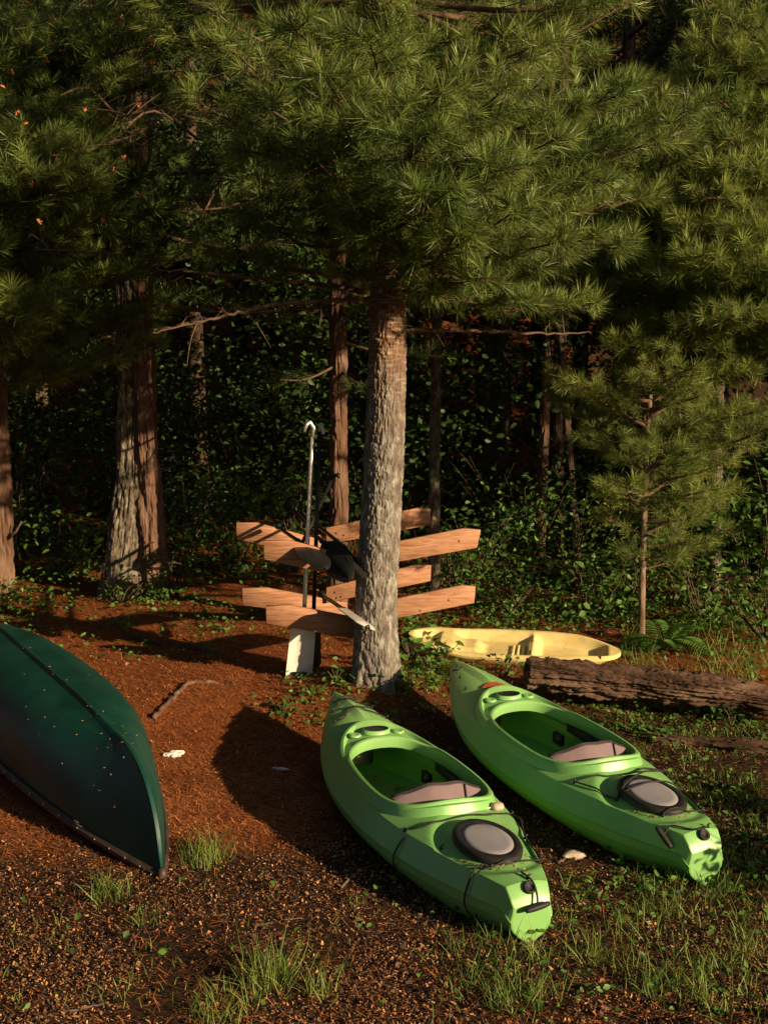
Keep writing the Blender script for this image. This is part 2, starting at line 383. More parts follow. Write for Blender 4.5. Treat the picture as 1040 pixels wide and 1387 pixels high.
# low leafy ground cover
P = []
for px0, px1, py0, py1, n in ((770, 1040, 960, 1220, 900), (530, 620, 840, 940, 420), (380, 620, 905, 985, 260), (690, 1040, 925, 1000, 420), (640, 1040, 1200, 1385, 180), (0, 330, 830, 900, 160), (220, 480, 830, 880, 90), (340, 470, 940, 1000, 60), (0, 640, 1180, 1385, 60), (820, 1040, 850, 950, 260), (560, 900, 785, 860, 700)):
    p = np.repeat(gpr(px0, px1, py0, py1, n), 2, 0); p[:, 2] += rng.uniform(.015, .06, 2*n); P.append(p+rng.normal(0, .02, p.shape)*[1, 1, .2])
for n, x0, x1, y0, y1 in ((2600, -5.5, 5, 11.2, 16), (500, -5, -1.2, 10.6, 12), (500, .8, 4.4, 10.2, 11.5)):                            # thicker towards the wood
    x, y = rng.uniform(x0, x1, n), rng.uniform(y0, y1, n); k = fbm(x*1.5, y*1.5, 0, 77) > .46; x, y = np.repeat(x[k], 3), np.repeat(y[k], 3); x = x+rng.normal(0, .05, len(x)); y = y+rng.normal(0, .05, len(x))
    P.append(np.stack([x, y, G(x, y)+rng.uniform(.02, .20, len(x))], -1))
P = np.concatenate(P); st_ = gp(778, 1161); P = P[np.hypot(P[:, 0]-st_[0], P[:, 1]-st_[1]+.05) > .20]; V, F, tt = leaves(P, .036+.004*np.clip(P[:, 1]-7, 0, 9), .5)
o = part('ground_cover', V, F, M['leaf'], tint=tt); tagp(o, 'small green leaves of seedlings spread over the forest floor', 'ground cover', kind='stuff')
P = np.concatenate([gpr(0, 1040, 850, 1387, 260), gpr(560, 1040, 790, 860, 500)]); P[:, 2] += .012
V, F, tt = leaves(P, .035, .7)
o = part('dead_leaf_litter', V, F, M['deadleaf'], tint=tt); tagp(o, 'brown dead leaves scattered on the ground', 'leaves', kind='stuff')

def leafy_plant(name, label, base, h, rad, nst, nl, size, group=None, m='leaf', cat='plant'):
    t = thing(name, label, cat, base, group=group)
    W, P = [], []
    for i in range(nst):
        a = rng.uniform(0, 2*math.pi); r = rad*math.sqrt(rng.random()); hh = h*rng.uniform(.6, 1.05)
        tip = np.array(base)+[r*math.cos(a), r*math.sin(a), hh]
        mid = np.array(base)+[r*.4*math.cos(a), r*.4*math.sin(a), hh*.55]
        c = curve([np.array(base)-[0, 0, .02], mid, tip], 7); W.append(tube(c, np.linspace(.006, .002, 7)*max(1, h), 4))
        k = max(2, nl//nst)
        f = rng.uniform(.35, 1, k); cc = c[np.clip((f*6).astype(int), 0, 6)]
        P.append(cc+rng.normal(0, .045+.05*h, (k, 3))*[1, 1, .6])
    V, F = join(*W); part('stem', V, F, M['twig'], t)
    V, F, tt = leaves(np.concatenate(P), size, .45); part('foliage', V, F, M[m], t, tint=tt)
    return t
# little plants round the foot of the pine and elsewhere near
near_plants = [
 ((455, 928), .14, .07, 26, .065, 'bright leafy seedling beside the white paddle blade'),
 ((480, 920), .12, .08, 24, .06, 'low leafy seedling at the left foot of the big pine'),
 ((508, 925), .10, .07, 20, .055, 'small seedling in front of the pine roots'),
 ((560, 880), .30, .14, 60, .10, 'big leaved dark plant beside the pine and the yellow kayak'),
 ((556, 905), .22, .12, 44, .085, 'glossy plant pressed against the right side of the pine foot'),
 ((600, 898), .20, .14, 44, .075, 'leafy plant in front of the yellow kayak stern'),
 ((688, 918), .18, .12, 40, .065, 'weeds between the kayak bow and the broken log end'),
 ((640, 914), .12, .12, 34, .06, 'low weeds along the near flank of the yellow kayak'),
 ((578, 915), .16, .12, 40, .07, 'leafy plant between the pine roots and the kayak bow'),
 ((408, 945), .07, .05, 12, .05, 'tiny seedling in front of the white paddle blade'),
 ((382, 968), .10, .10, 20, .06, 'low dark seedlings in the shadow of the kayak bow'),
 ((790, 950), .22, .10, 34, .055, 'yellow green sprig against the rotting log beside the kayak cockpit'),
 ((845, 990), .14, .10, 24, .06, 'low sprig beside the right kayak below the log'),
 ((430, 870), .16, .07, 18, .06, 'thin sprig behind the lower rack board'),
 ((990, 985), .2, .14, 30, .06, 'weed tuft under the far half of the log'),
 ((300, 855), .10, .09, 20, .05, 'small weeds on the needle carpet near the fallen pole'),
 ((160, 850), .14, .12, 34, .06, 'small weeds on the needles below the double trunk')]
for (px, py), h, r, nl, sz, lab in near_plants:
    leafy_plant('seedling_plant', lab, gp(px, py), h, r, 5, nl, sz)
def fern(label, base, n, ln, az=None):
    t = thing('fern', label, 'fern', base)
    for i in range(n):
        a = (2*math.pi*i/n+rng.uniform(-.4, .4)) if az is None else az+rng.uniform(-.7, .7)
        L_ = ln*rng.uniform(.7, 1.1); u = np.linspace(0, 1, 22); el = rng.uniform(.55, 1.0)
        c = np.array(base)+np.stack([np.cos(a)*L_*u*.85, np.sin(a)*L_*u*.85, L_*(el*u-.75*u*u)], -1)
        T_, N_, B_ = frames(c)
        side = np.cross(T_, [0, 0, 1.]); side /= np.linalg.norm(side, axis=1)[:, None]
        P, D = [], []
        for k in range(3, 22):
            for s in (-1, 1):
                P.append(c[k]); D.append((side[k]*s+T_[k]*.35)*L_*.24*(math.sin(math.pi*(u[k]*.86+.1)))**.8)
        P, D = np.array(P), np.array(D); ls = np.linalg.norm(D, axis=1)
        B = basis(D, np.tile([0, 0, 1.], (len(D), 1)))*np.stack([ls*.42, ls, ls], -1)[:, None, :]
        V, F, tt = inst(LEAF, LEAF_F, B, P, rng.random(len(P)))
        f = part('frond', V, F, M['fern'], t, tint=tt)
        V, F = tube(c, np.linspace(.003, .001, 22), 4); part('stalk', V, F, M['grass'], f, tint=np.full(len(V), .5))
fern('bright fern clump at the foot of the young pine', gp(900, 880), 12, .50)
fern('single pale fern frond standing upright below the log', gp(912, 1000), 2, .26, 1.7)
fern('fern fronds drooping over the far end of the log', gp(1005, 975), 4, .34)
fern('small fern between the young pine and the yellow kayak tip', gp(845, 885), 4, .24)
fern('dark fern beside the leaning pale trunk in the wood', gp(975, 845), 5, .5)

# ------------------------------------------------------------------ trees
def trunk_mesh(P, rad, nu, nv, amp, seed, freq=26, lobes=.06, vstr=.22, flare=0, flare_h=.35):
    c = curve(P, nv); L_ = np.concatenate([[0], np.cumsum(np.linalg.norm(np.diff(c, axis=0), axis=1))])
    u = np.linspace(0, 1, nv); r = np.interp(u, np.linspace(0, 1, len(rad)), rad)
    th = np.linspace(0, 2*math.pi, nu, endpoint=False)
    TH, HH = np.meshgrid(th, L_); RR = np.repeat(r[:, None], nu, 1)
    cx, cy = np.cos(TH), np.sin(TH)
    rr = RR*(1+lobes*(fbm(cx*1.5+5, cy*1.5, HH*.8, seed)-.5)*2)
    if flare:
        rr = rr + flare*np.exp(-HH/flare_h)*(.35+1.1*fbm(cx*2.1+3, cy*2.1, HH*.5, seed+4, 2)*sst(.2, .7, noise(cx*2.6, cy*2.6, 0, seed+9)))
    ax, ay = cx*r.mean()*freq, cy*r.mean()*freq
    w1 = fbm(ax*.5, ay*.5, HH*freq*vstr*.5, seed+12, 2)*1.4
    rid = 1-np.abs(2*noise(ax+w1, ay+w1, HH*freq*vstr+w1, seed+1)-1)
    rid2 = 1-np.abs(2*noise(ax*2.1, ay*2.1, HH*freq*vstr*2.6, seed+2)-1)
    rr = rr - amp*(np.clip(rid-.45, 0, 1)*1.6+np.clip(rid2-.6, 0, 1)*.9) + amp*.6*(fbm(ax*2.5, ay*2.5, HH*freq, seed+3)-.5)
    T_, N_, B_ = frames(c)
    V = c[:, None]+rr[..., None]*(cx[..., None]*N_[:, None]+cy[..., None]*B_[:, None])
    return V.reshape(-1, 3), grid_faces(nv, nu, True)

def tuft_template(n, ln, wd, spread=1.0, seed=0, back=.3):
    """a shoot tip: a brush of needle bundles along +Y"""
    r_ = np.random.default_rng(seed); V, F = [], []
    for i in range(n):
        a = r_.uniform(0, 2*math.pi); t = r_.random()
        el = spread*(.35+.85*(1-t))*r_.uniform(.75, 1.2)
        b = np.array([0, -back*ln*(1-t), 0])
        d = np.array([math.sin(el)*math.cos(a), math.cos(el), math.sin(el)*math.sin(a)])
        l = ln*r_.uniform(.75, 1.1); s = np.cross(d, r_.normal(size=3)); s /= np.linalg.norm(s)
        tip = b+d*l+np.array([0, 0, -.06*l]); m = b+d*l*.55
        k = len(V); V += [b-s*wd*.35, b+s*wd*.35, m+s*wd*.5, m-s*wd*.5, tip]
        F += [[k, k+1, k+2], [k, k+2, k+3], [k+3, k+2, k+4]]
    return np.array(V), np.array(F)
def bough(p0, p1, sag=.1, dens=1.0, bare=.35, wid=.35, seed=0):
    """a plume-like branch: wood tubes and shoot tips (place, direction)"""
    r_ = np.random.default_rng(seed); p0, p1 = np.array(p0, float), np.array(p1, float)
    L_ = np.linalg.norm(p1-p0); mid = (p0+p1)/2-[0, 0, sag*L_]
    c = curve([p0, mid+r_.normal(0, .03*L_, 3), p1+[0, 0, sag*L_*.3]], 16); T_, N_, B_ = frames(c)
    wood = [tube(c, np.linspace(.011+.007*L_, .004, 16), 5)]
    tips, dirs = [], []
    side = np.cross(T_, [0, 0, 1.]); side /= np.linalg.norm(side, axis=1)[:, None]+1e-9
    nt_ = max(4, int(L_/.10*dens))
    for j in range(nt_):
        f = bare+(1-bare)*(j+r_.random())/nt_; i = min(15, int(f*15))
        ln = L_*wid*(1.08-f)*r_.uniform(.55, 1.15)+.10
        s = 1 if j % 2 else -1
        d = side[i]*s*r_.uniform(.5, 1)+T_[i]*r_.uniform(.5, .9)+np.array([0, 0, r_.normal(.12, .22)]); d /= np.linalg.norm(d)
        e = c[i]+d*ln+np.array([0, 0, .05*ln]); q = curve([c[i], c[i]+d*ln*.5-[0, 0, .03*ln], e], 6)
        wood.append(tube(q, np.linspace(.005, .0025, 6), 3, False))
        m = max(2, int(ln/.115*dens))
        for k in range(m):
            g = 1-.72*k/m; pt = q[min(5, int(g*5))]+r_.normal(0, .012, 3)
            dd = d+r_.normal(0, .42, 3)+np.array([0, 0, .28]) if k else d+np.array([0, 0, .35])
            tips.append(pt); dirs.append(dd)
            if k and r_.random() < .5:
                e2 = pt+dd/np.linalg.norm(dd)*r_.uniform(.04, .13); tips.append(e2); dirs.append(dd+r_.normal(0, .3, 3))
    tips.append(c[-1]); dirs.append(T_[-1]+[0, 0, .4])
    return join(*wood), np.array(tips), np.array(dirs)
def crown(tips, dirs, temps, size=1.0, tone=None, candles=0):
    Vs, Fs, Ts, n = [], [], [], 0
    which = rng.integers(0, len(temps), len(tips)); tint = rng.random(len(tips)) if tone is None else tone
    for k, (TV, TF) in enumerate(temps):
        s = which == k
        if not s.any(): continue
        B = basis(dirs[s])*(size*rng.uniform(.75, 1.2, s.sum()))[:, None, None]
        V, F, tt = inst(TV, TF, B, tips[s], tint[s]); Vs.append(V); Fs.append(F+n); Ts.append(tt); n += len(V)
    if candles:                                      # pale upright new shoots
        s = rng.random(len(tips)) < candles; k = int(s.sum()); d = rng.normal(0, .22, (k, 3)); d[:, 2] = 1
        V, F, tt = inst(*CANDLE[0], basis(d)*rng.uniform(.8, 1.5, k)[:, None, None], tips[s]+d*.09, np.full(k, 1.25)); Vs.append(V); Fs.append(F+n); Ts.append(tt)
    return np.concatenate(Vs), np.concatenate(Fs), np.concatenate(Ts)
TUFT = [tuft_template(46, .140, .0034, 1.12, k) for k in range(6)]
CANDLE = [tuft_template(26, .065, .0034, .42, 60+k, 1.6) for k in range(2)]
TUFT_S = [tuft_template(34, .10, .0028, 1.1, 20+k, .7) for k in range(5)]
TUFT_F = [tuft_template(16, .17, .0105, 1.1, 40+k, .6) for k in range(5)]

# the big lit pine
t = thing('pine_tree', 'big pine with sunlit grey bark carrying the kayak rack in front', 'tree', (-.05, 8.62, .28))
V, F = trunk_mesh([(-.06, 8.62, .10), (-.055, 8.62, .9), (-.01, 8.62, 1.7), (.02, 8.63, 2.6), (.03, 8.64, 4.0), (.0, 8.66, 6.5), (0, 8.66, 9.5)],
                  [.168, .158, .150, .140, .128, .10, .03], 260, 900, .011, 5, freq=56, flare=.16, flare_h=.17, vstr=.34)
def pine_bark():
    m = mat('big pine bark', [(.088, .068, .054), (.16, .136, .113), (.30, .29, .25)], 22, .9, .006, (1, 1, .5), spec=.12, bscale=70, dist=.3)
    t_ = m.node_tree; N, L = t_.nodes, t_.links; b = N['Principled BSDF']; src = b.inputs['Base Color'].links[0].from_socket
    tc = N.new('ShaderNodeTexCoord'); sx = N.new('ShaderNodeSeparateXYZ'); L.new(tc.outputs['Object'], sx.inputs[0])
    nz = N.new('ShaderNodeTexNoise'); nz.inputs['Scale'].default_value = 5; L.new(tc.outputs['Object'], nz.inputs['Vector'])
    ad = N.new('ShaderNodeMath'); ad.operation = 'ADD'; L.new(sx.outputs[2], ad.inputs[0]); L.new(nz.outputs['Fac'], ad.inputs[1])
    mr = N.new('ShaderNodeMapRange'); mr.inputs[1].default_value = 2.2; mr.inputs[2].default_value = 3.1; L.new(ad.outputs[0], mr.inputs[0])
    mp = N.new('ShaderNodeMapping'); mp.inputs['Scale'].default_value = (5, 5, 30); L.new(tc.outputs['Object'], mp.inputs[0])
    n2 = N.new('ShaderNodeTexNoise'); n2.inputs['Scale'].default_value = 2; n2.inputs['Detail'].default_value = 5; L.new(mp.outputs[0], n2.inputs['Vector'])
    rp = N.new('ShaderNodeValToRGB'); e = rp.color_ramp.elements; e[0].position, e[1].position = .5, .68
    e[0].color = (.15, .075, .042, 1); e[1].color = (.36, .27, .19, 1); L.new(n2.outputs['Fac'], rp.inputs[0])
    mx = N.new('ShaderNodeMix'); mx.data_type = 'RGBA'; L.new(mr.outputs[0], mx.inputs[0]); L.new(src, mx.inputs[6]); L.new(rp.outputs[0], mx.inputs[7])
    L.new(mx.outputs[2], b.inputs['Base Color']); return m
part('trunk', V, F, pine_bark(), t, smooth=True)
tips, dirs = [], []
# tips of the boughs in view: where they end in the view and how far off, where they leave the trunk, share of bare wood
BL = [(300, 60, 7.6, 4.1, .3), (250, 135, 7.9, 3.9, .4), (395, 40, 7.0, 4.4, .25), (360, 150, 7.2, 3.9, .3), (440, 110, 6.8, 4.2, .25), (330, 205, 7.8, 3.8, .35), (420, 215, 7.1, 3.6, .3),
      (500, 60, 6.9, 4.5, .2), (520, 165, 6.7, 4.0, .2), (480, 265, 7.2, 3.5, .3), (560, 250, 6.9, 3.6, .25), (520, 330, 7.6, 3.3, .35), (600, 130, 6.8, 4.2, .2), (620, 320, 7.2, 3.3, .3), (640, 215, 6.9, 3.8, .2),
      (690, 120, 7.3, 4.2, .25), (745, 60, 7.6, 4.5, .3), (700, 290, 7.2, 3.5, .25), (660, 380, 7.7, 3.25, .35), (760, 190, 7.4, 3.9, .25), (770, 330, 7.6, 3.4, .3), (820, 250, 7.8, 3.7, .25), (850, 130, 8.1, 4.1, .3),
      (900, 200, 8.2, 3.9, .3), (720, 410, 8.2, 3.2, .4), (590, 395, 8.0, 3.2, .4), (860, 340, 8.3, 3.5, .35), (470, 370, 8.1, 3.3, .5), (950, 150, 8.5, 4.2, .35), (800, 420, 8.6, 3.2, .4),
      (250, 5, 7.8, 4.7, .3), (525, 12, 8.05, 4.8, .2), (500, -8, 7.9, 4.9, .2), (560, 20, 8.2, 4.8, .25), (560, 190, 6.6, 4.1, .15), (460, 170, 6.8, 4.0, .2), (680, 235, 7.0, 3.8, .2), (600, 270, 6.8, 3.7, .2)]
bl = []
for i, (px, py, D, z0, bare) in enumerate(BL):
    bl.append(((.02, 8.64, z0), at(px, py, D), .05, bare, 1.05))
for z in np.arange(5.15, 8.9, .42):                    # whorls above the view
    for a in np.arange(8)*.785+rng.uniform(0, .78)+rng.normal(0, .12, 8):
        r = 2.5*(1-(z-4.6)/5.4)+.4; bl.append(((.02, 8.65, z), (r*math.cos(a), 8.65+r*math.sin(a), z+.5), .06, .3, .8))
for z in (3.2, 3.5, 3.9, 4.3, 4.7, 5.1):                       # the far side
    for a in rng.uniform(-.25, math.pi-.15, 5):
        r = rng.uniform(1.6, 2.4); bl.append(((.02, 8.65, z), (r*math.cos(a), 8.65+r*math.sin(a), z+.35), .06, .35, .8))
for i, (p0, p1, sag, bare, dn) in enumerate(bl):
    wd_, tp, dr = bough(p0, p1, sag, dn, bare, seed=100+i)
    part('branch', wd_[0], wd_[1], M['twig'], t); tips.append(tp); dirs.append(dr)
V, F, tt = crown(np.concatenate(tips), np.concatenate(dirs), TUFT, candles=.07)
part('crown', V, F, M['needle'], t, tint=tt)
print('big pine tufts', sum(len(a) for a in tips))
# long dead limbs reaching out below the crown
for pts in ([(490, 395, 8.6), (420, 383, 8.5), (300, 372, 8.4), (215, 365, 8.3)], [(505, 405, 8.55), (380, 412, 8.2), (290, 432, 8.0), (205, 452, 7.9)],
            [(545, 448, 8.7), (620, 447, 8.9), (720, 452, 9.1), (800, 450, 9.2)]):
    c = curve([at(*p) for p in pts], 40)+rng.normal(0, .005, (40, 3)); W = [tube(c, np.linspace(.021, .004, 40)*rng.uniform(.85, 1.2, 40), 7)]
    for j in range(9):
        s = c[8+j*3]; e = s+rng.normal(0, .14, 3); W.append(tube(curve([s, (s+e)/2+rng.normal(0, .03, 3), e], 6), np.linspace(.006, .002, 6), 4))
    V, F = join(*W); part('dead_limb', V, F, M['twig'], t)

# slim rear pine that carries the second pair of rack arms
def plain_tree(name, label, px, pyb, D, lean, w, top, mt, amp=.01, seed=0, nu=90, nv=260, flare=.04, group=None, freq=26, sway=.02):
    b = at(px, pyb, D); z0 = float(G(b[0], D)); b[2] = z0
    t = thing(name, label, 'tree', b, group=group)
    P = [b-[0, 0, .15]]; 
    for k in range(1, 6):
        f = k/5; P.append(b+[lean*f+rng.normal(0, sway), rng.normal(0, sway), top*f])
    V, F = trunk_mesh(P, [w, w*.94, w*.86, w*.78, w*.68, w*.5], nu, nv, amp, seed, freq=freq, flare=flare, flare_h=.2)
    part('trunk', V, F, M[mt], t, smooth=True); return t, np.array(P)
def top_crown(t, P, n, r, m, seed, z0=.55):
    """boughs on the upper trunk"""
    tips, dirs = [], []
    for i in range(n):
        f = z0+(1-z0)*(i+.5)/n; p = P[0]+(P[-1]-P[0])*f; a = i*2.4+seed; rr = r*(1.25-f)*rng.uniform(.8, 1.3)
        wd_, tp, dr = bough(p, p+[rr*math.cos(a), rr*math.sin(a), rng.uniform(-.1, .3)], .06, .55, .3, seed=seed*50+i)
        part('branch', wd_[0], wd_[1], M['twig'], t); tips.append(tp); dirs.append(dr)
    V, F, tt = crown(np.concatenate(tips), np.concatenate(dirs), TUFT_F, .9); part('crown', V, F, M[m], t, tint=tt)
rear, P = plain_tree('pine_tree', 'slim reddish trunk behind the big pine, bolted to the rear rack boards', 457, 829, 10.75, .05, .097, 7.5, 'bark_red', .020, 31, 120, 400)
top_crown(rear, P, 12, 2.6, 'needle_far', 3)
tips, dirs = [], []
for i, (dx, dy, z) in enumerate(((.9, -.3, 2.75), (.5, -.8, 3.0), (-.55, -.3, 2.55), (.8, .3, 3.2), (-.7, .2, 3.1), (.3, -.6, 2.5), (1.0, -.7, 3.3), (.2, -.9, 3.4))):
    p0 = P[0]+[.03, 0, z]; wd_, tp, dr = bough(p0, p0+[dx, dy, -.15], .05, .8, .3, .5, seed=620+i)
    part('branch', wd_[0], wd_[1], M['twig'], rear); tips.append(tp); dirs.append(dr)
V, F, tt = crown(np.concatenate(tips), np.concatenate(dirs), TUFT_S, 1.1); part('lower_foliage', V, F, M['needle_far'], rear, tint=tt)
birch, P = plain_tree('young_tree', 'thin speckled trunk right of the big pine behind the rack arms', 588, 806, 11.6, .06, .062, 6.5, 'bark_lichen', .010, 33, 80, 300, .02)
top_crown(birch, P, 10, 2.0, 'needle_far', 4)
# double trunk on the left
b = at(185, 805, 12.2); b[2] = float(G(b[0], 12.2))
t = thing('cedar_tree', 'massive double trunk with lichen and flared base left of the rack', 'tree', b)
V, F = trunk_mesh([b+[-.12, 0, -.15], b+[-.10, 0, .5], b+[-.03, .02, 1.3], b+[0, .05, 2.6], b+[-.05, .05, 5], b+[-.05, .05, 9]], [.25, .20, .165, .15, .13, .06], 180, 520, .034, 41, freq=20, flare=.17, flare_h=.3, vstr=.14)
part('trunk', V, F, M['bark_lichen'], t, smooth=True)
V, F = trunk_mesh([b+[.20, -.03, -.15], b+[.18, -.03, .6], b+[.15, -.02, 1.5], b+[.13, 0, 2.8], b+[.16, 0, 5], b+[.2, .05, 9]], [.17, .155, .14, .13, .11, .05], 160, 520, .034, 43, freq=20, flare=.09, flare_h=.22, vstr=.12)
part('trunk', V, F, M['bark_red'], t, smooth=True)
tips, dirs = [], []
for i in range(26):
    z = 3.0+i*.26; a = i*2.4; r = 2.6*(1.15-i/30)
    wd_, tp, dr = bough(b+[.02, .05, z], b+[r*math.cos(a), r*math.sin(a), z+.1], .06, .55, .3, seed=700+i)
    part('branch', wd_[0], wd_[1], M['twig'], t); tips.append(tp); dirs.append(dr)
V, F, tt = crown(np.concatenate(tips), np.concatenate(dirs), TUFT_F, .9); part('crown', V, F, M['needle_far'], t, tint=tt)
# other trunks that show in the wood
side, P = plain_tree('pine_tree', 'reddish trunk cut by the picture edge beyond the canoe', 3, 797, 12.3, -.12, .125, 7, 'bark_red', .024, 47, 120, 360, .06)
top_crown(side, P, 10, 2.0, 'needle_far', 5)
a = at(18, 725, 12.25); V, F = tube([a-[.06, 0, .04], a+[.05, -.05, .05], a+[.13, -.1, .16]], [.02, .014, .008], 5); part('broken_branch', V, F, M['twig'], side)
for px, pyb, D, lean, w_, mt, lab, sd in ((676, 790, 15.0, -.02, .15, 'bark_dark', 'thick dark trunk deep in the wood above the right rack arms', 51),
        (728, 775, 14.2, .1, .075, 'bark_red', 'left trunk of the cluster behind the fallen log', 52), (752, 775, 14.35, .0, .10, 'bark_dark', 'broad dark middle trunk of the cluster behind the fallen log', 53), (782, 778, 14.1, -.75, .06, 'bark_dark', 'leaning slender trunk of the cluster behind the fallen log', 54),
        (968, 800, 12.4, -.10, .085, 'bark_lichen', 'pale trunk standing in the bushes right of the young pine', 55),
        (62, 760, 16.5, .05, .12, 'bark_dark', 'dark trunk in the gloom left of the double trunk', 56), (880, 760, 17.5, .1, .13, 'bark_dark', 'dark trunk in the gloom behind the young pine', 58)):
    q, P = plain_tree('forest_tree', lab, px, pyb, D, lean, w_, 7, mt, .022, sd, 80, 240, .05)
    top_crown(q, P, 9, 2.2, 'needle_far', sd)
# young pine on the right
b = gp(868, 876)
t = thing('young_pine', 'young pine with thin straight stem and soft needles above the log', 'tree', b)
top = at(893, 240, b[1]); st = [b-[0, 0, .1], at(870, 760, b[1]), at(876, 600, b[1]), at(884, 470, b[1]), top]
V, F = trunk_mesh(st, [.033, .029, .025, .020, .010], 36, 300, .003, 61, freq=60, flare=.015, flare_h=.1)
part('trunk', V, F, M['bark'], t, smooth=True)
tips, dirs = [], []
sc_ = curve(st, 40)
for i in range(76):
    f = .24+.76*i/76; p = sc_[int(f*39)]; a = i*2.39996+.4
    r = (.66+.30*math.sin(i*1.7))*(1.15-f*.45)*1.30*float(sst(.12, .5, f))
    q = p+[r*math.cos(a)+.20, r*math.sin(a), r*rng.uniform(.12, .55)]
    wd_, tp, dr = bough(p, q, .03, 1.35, .28, .5, seed=800+i)
    part('branch', wd_[0], wd_[1], M['twig'], t); tips.append(tp); dirs.append(dr)
V, F, tt = crown(np.concatenate(tips), np.concatenate(dirs), TUFT_S, 1.0); part('crown', V, F, M['needle_soft'], t, tint=tt)
print('young pine tufts', sum(len(a) for a in tips))
for px, py, ex, ey in ((874, 640, 848, 628),):
    V, F = tube([at(px, py, b[1]), at((px+ex)/2, (py+ey)/2+4, b[1]-.05), at(ex, ey, b[1]-.1)], [.012, .009, .005], 5); part('dead_twig', V, F, M['twig'], t)
# taller pine on the right edge, its soft foliage fills the upper right
def edge_pine(label, base, stem, tipl, seed, temps, m, size=1.0, dn=1.1):
    t = thing('pine_tree', label, 'tree', base)
    V, F = trunk_mesh(stem, [.10, .09, .08, .06, .03], 50, 200, .006, seed, flare=.04)
    part('trunk', V, F, M['bark_dark'], t, smooth=True)
    tips, dirs = [], []; c = curve(stem, 60)
    for i, (px, py, D) in enumerate(tipl):
        e = at(px, py, D); k = int(np.argmin(np.abs(c[:, 2]-(e[2]-.25)))); 
        wd_, tp, dr = bough(c[k], e, .05, dn, .35, .4, seed=seed*10+i)
        part('branch', wd_[0], wd_[1], M['twig'], t); tips.append(tp); dirs.append(dr)
    V, F, tt = crown(np.concatenate(tips), np.concatenate(dirs), temps, size, candles=.07); part('crown', V, F, M[m], t, tint=tt)
    return t
tl = [(980, 190, 9.2), (1010, 240, 9.0), (960, 270, 9.0), (1000, 320, 8.9), (930, 310, 9.0), (975, 380, 8.9), (1030, 290, 9.1), (1020, 370, 9.0), (900, 390, 9.2), (940, 430, 9.1), (1010, 430, 9.0), (890, 270, 9.4), (850, 210, 9.8),
      (830, 300, 9.8), (870, 440, 9.6), (800, 380, 10), (1060, 200, 9.2), (1060, 420, 9.2), (990, 130, 9.6), (930, 200, 9.6), (1050, 330, 8.8), (985, 230, 8.9), (950, 350, 8.7), (950, 60, 9.2), (990, 85, 9.2), (965, 20, 9.4), (935, 100, 9.3), (1005, 40, 9.3), (970, 140, 9.2)]
bx = at(1150, 800, 10.6); bx[2] = float(G(bx[0], 10.6))
edge_pine('full pine on the right edge with pale sunlit needles', bx, [bx-[0, 0, .1], bx+[.05, 0, 1.5], bx+[0, 0, 3], bx+[0, 0, 5], bx+[0, 0, 7.5]], tl, 71, TUFT, 'needle_soft', .95)
tl = [(30, 215, 8.6), (70, 240, 8.5), (110, 215, 8.7), (20, 150, 8.8), (90, 150, 8.9), (130, 250, 8.8), (60, 190, 8.6), (-20, 240, 8.4), (150, 200, 9.0), (40, 410, 8.6), (75, 420, 8.7), (10, 425, 8.6), (100, 60, 9.2), (40, 40, 9.2), (170, 40, 9.4), (10, 90, 9.0), (180, 110, 9.4), (-10, 330, 9), (150, 300, 9.2), (220, 60, 9.5), (190, 380, 10), (120, 370, 10), (100, 330, 10.4), (150, 345, 10.6), (200, 330, 10.8), (230, 300, 10.6), (180, 260, 10.4), (240, 220, 10.4), (120, 430, 10.8), (180, 440, 11), (230, 420, 11), (280, 350, 10.8), (260, 130, 10.5), (140, 100, 10.3), (300, 280, 10.6), (60, 280, 10), (90, 450, 11), (215, 470, 11.2), (190, 60, 9.9), (205, 120, 10), (195, 180, 10), (210, 240, 10.2), (185, 5, 9.8), (220, 30, 10), (185, 300, 10.4)]
bx = at(-150, 800, 10.3); bx[2] = float(G(bx[0], 10.3))
lp = edge_pine('pine on the left edge with orange pollen cones on sparse boughs', bx, [bx-[0, 0, .1], bx+[.05, 0, 1.5], bx+[0, 0, 3], bx+[0, 0, 5], bx+[0, 0, 7.5]], tl, 73, TUFT, 'needle', 1.0, .95)
for px, py in ((72, 24), (165, 25), (203, 57), (18, 100), (55, 97), (64, 84), (5, 117), (23, 154), (35, 168), (115, 150), (188, 145), (76, 211), (104, 200), (153, 230), (168, 213), (44, 251), (52, 301), (140, 299), (38, 4), (125, 0), (520, 312), (192, 265)):
    p = at(px, py, 8.5+rng.normal(0, .1)); V, F = [], []
    W = [tube([p, p+rng.normal(0, .011, 3)+[0, 0, .006]], [.006, .005], 5) for _ in range(7)]; V, F = join(*W); part('pollen_cone', V, F, M['cone'], lp)
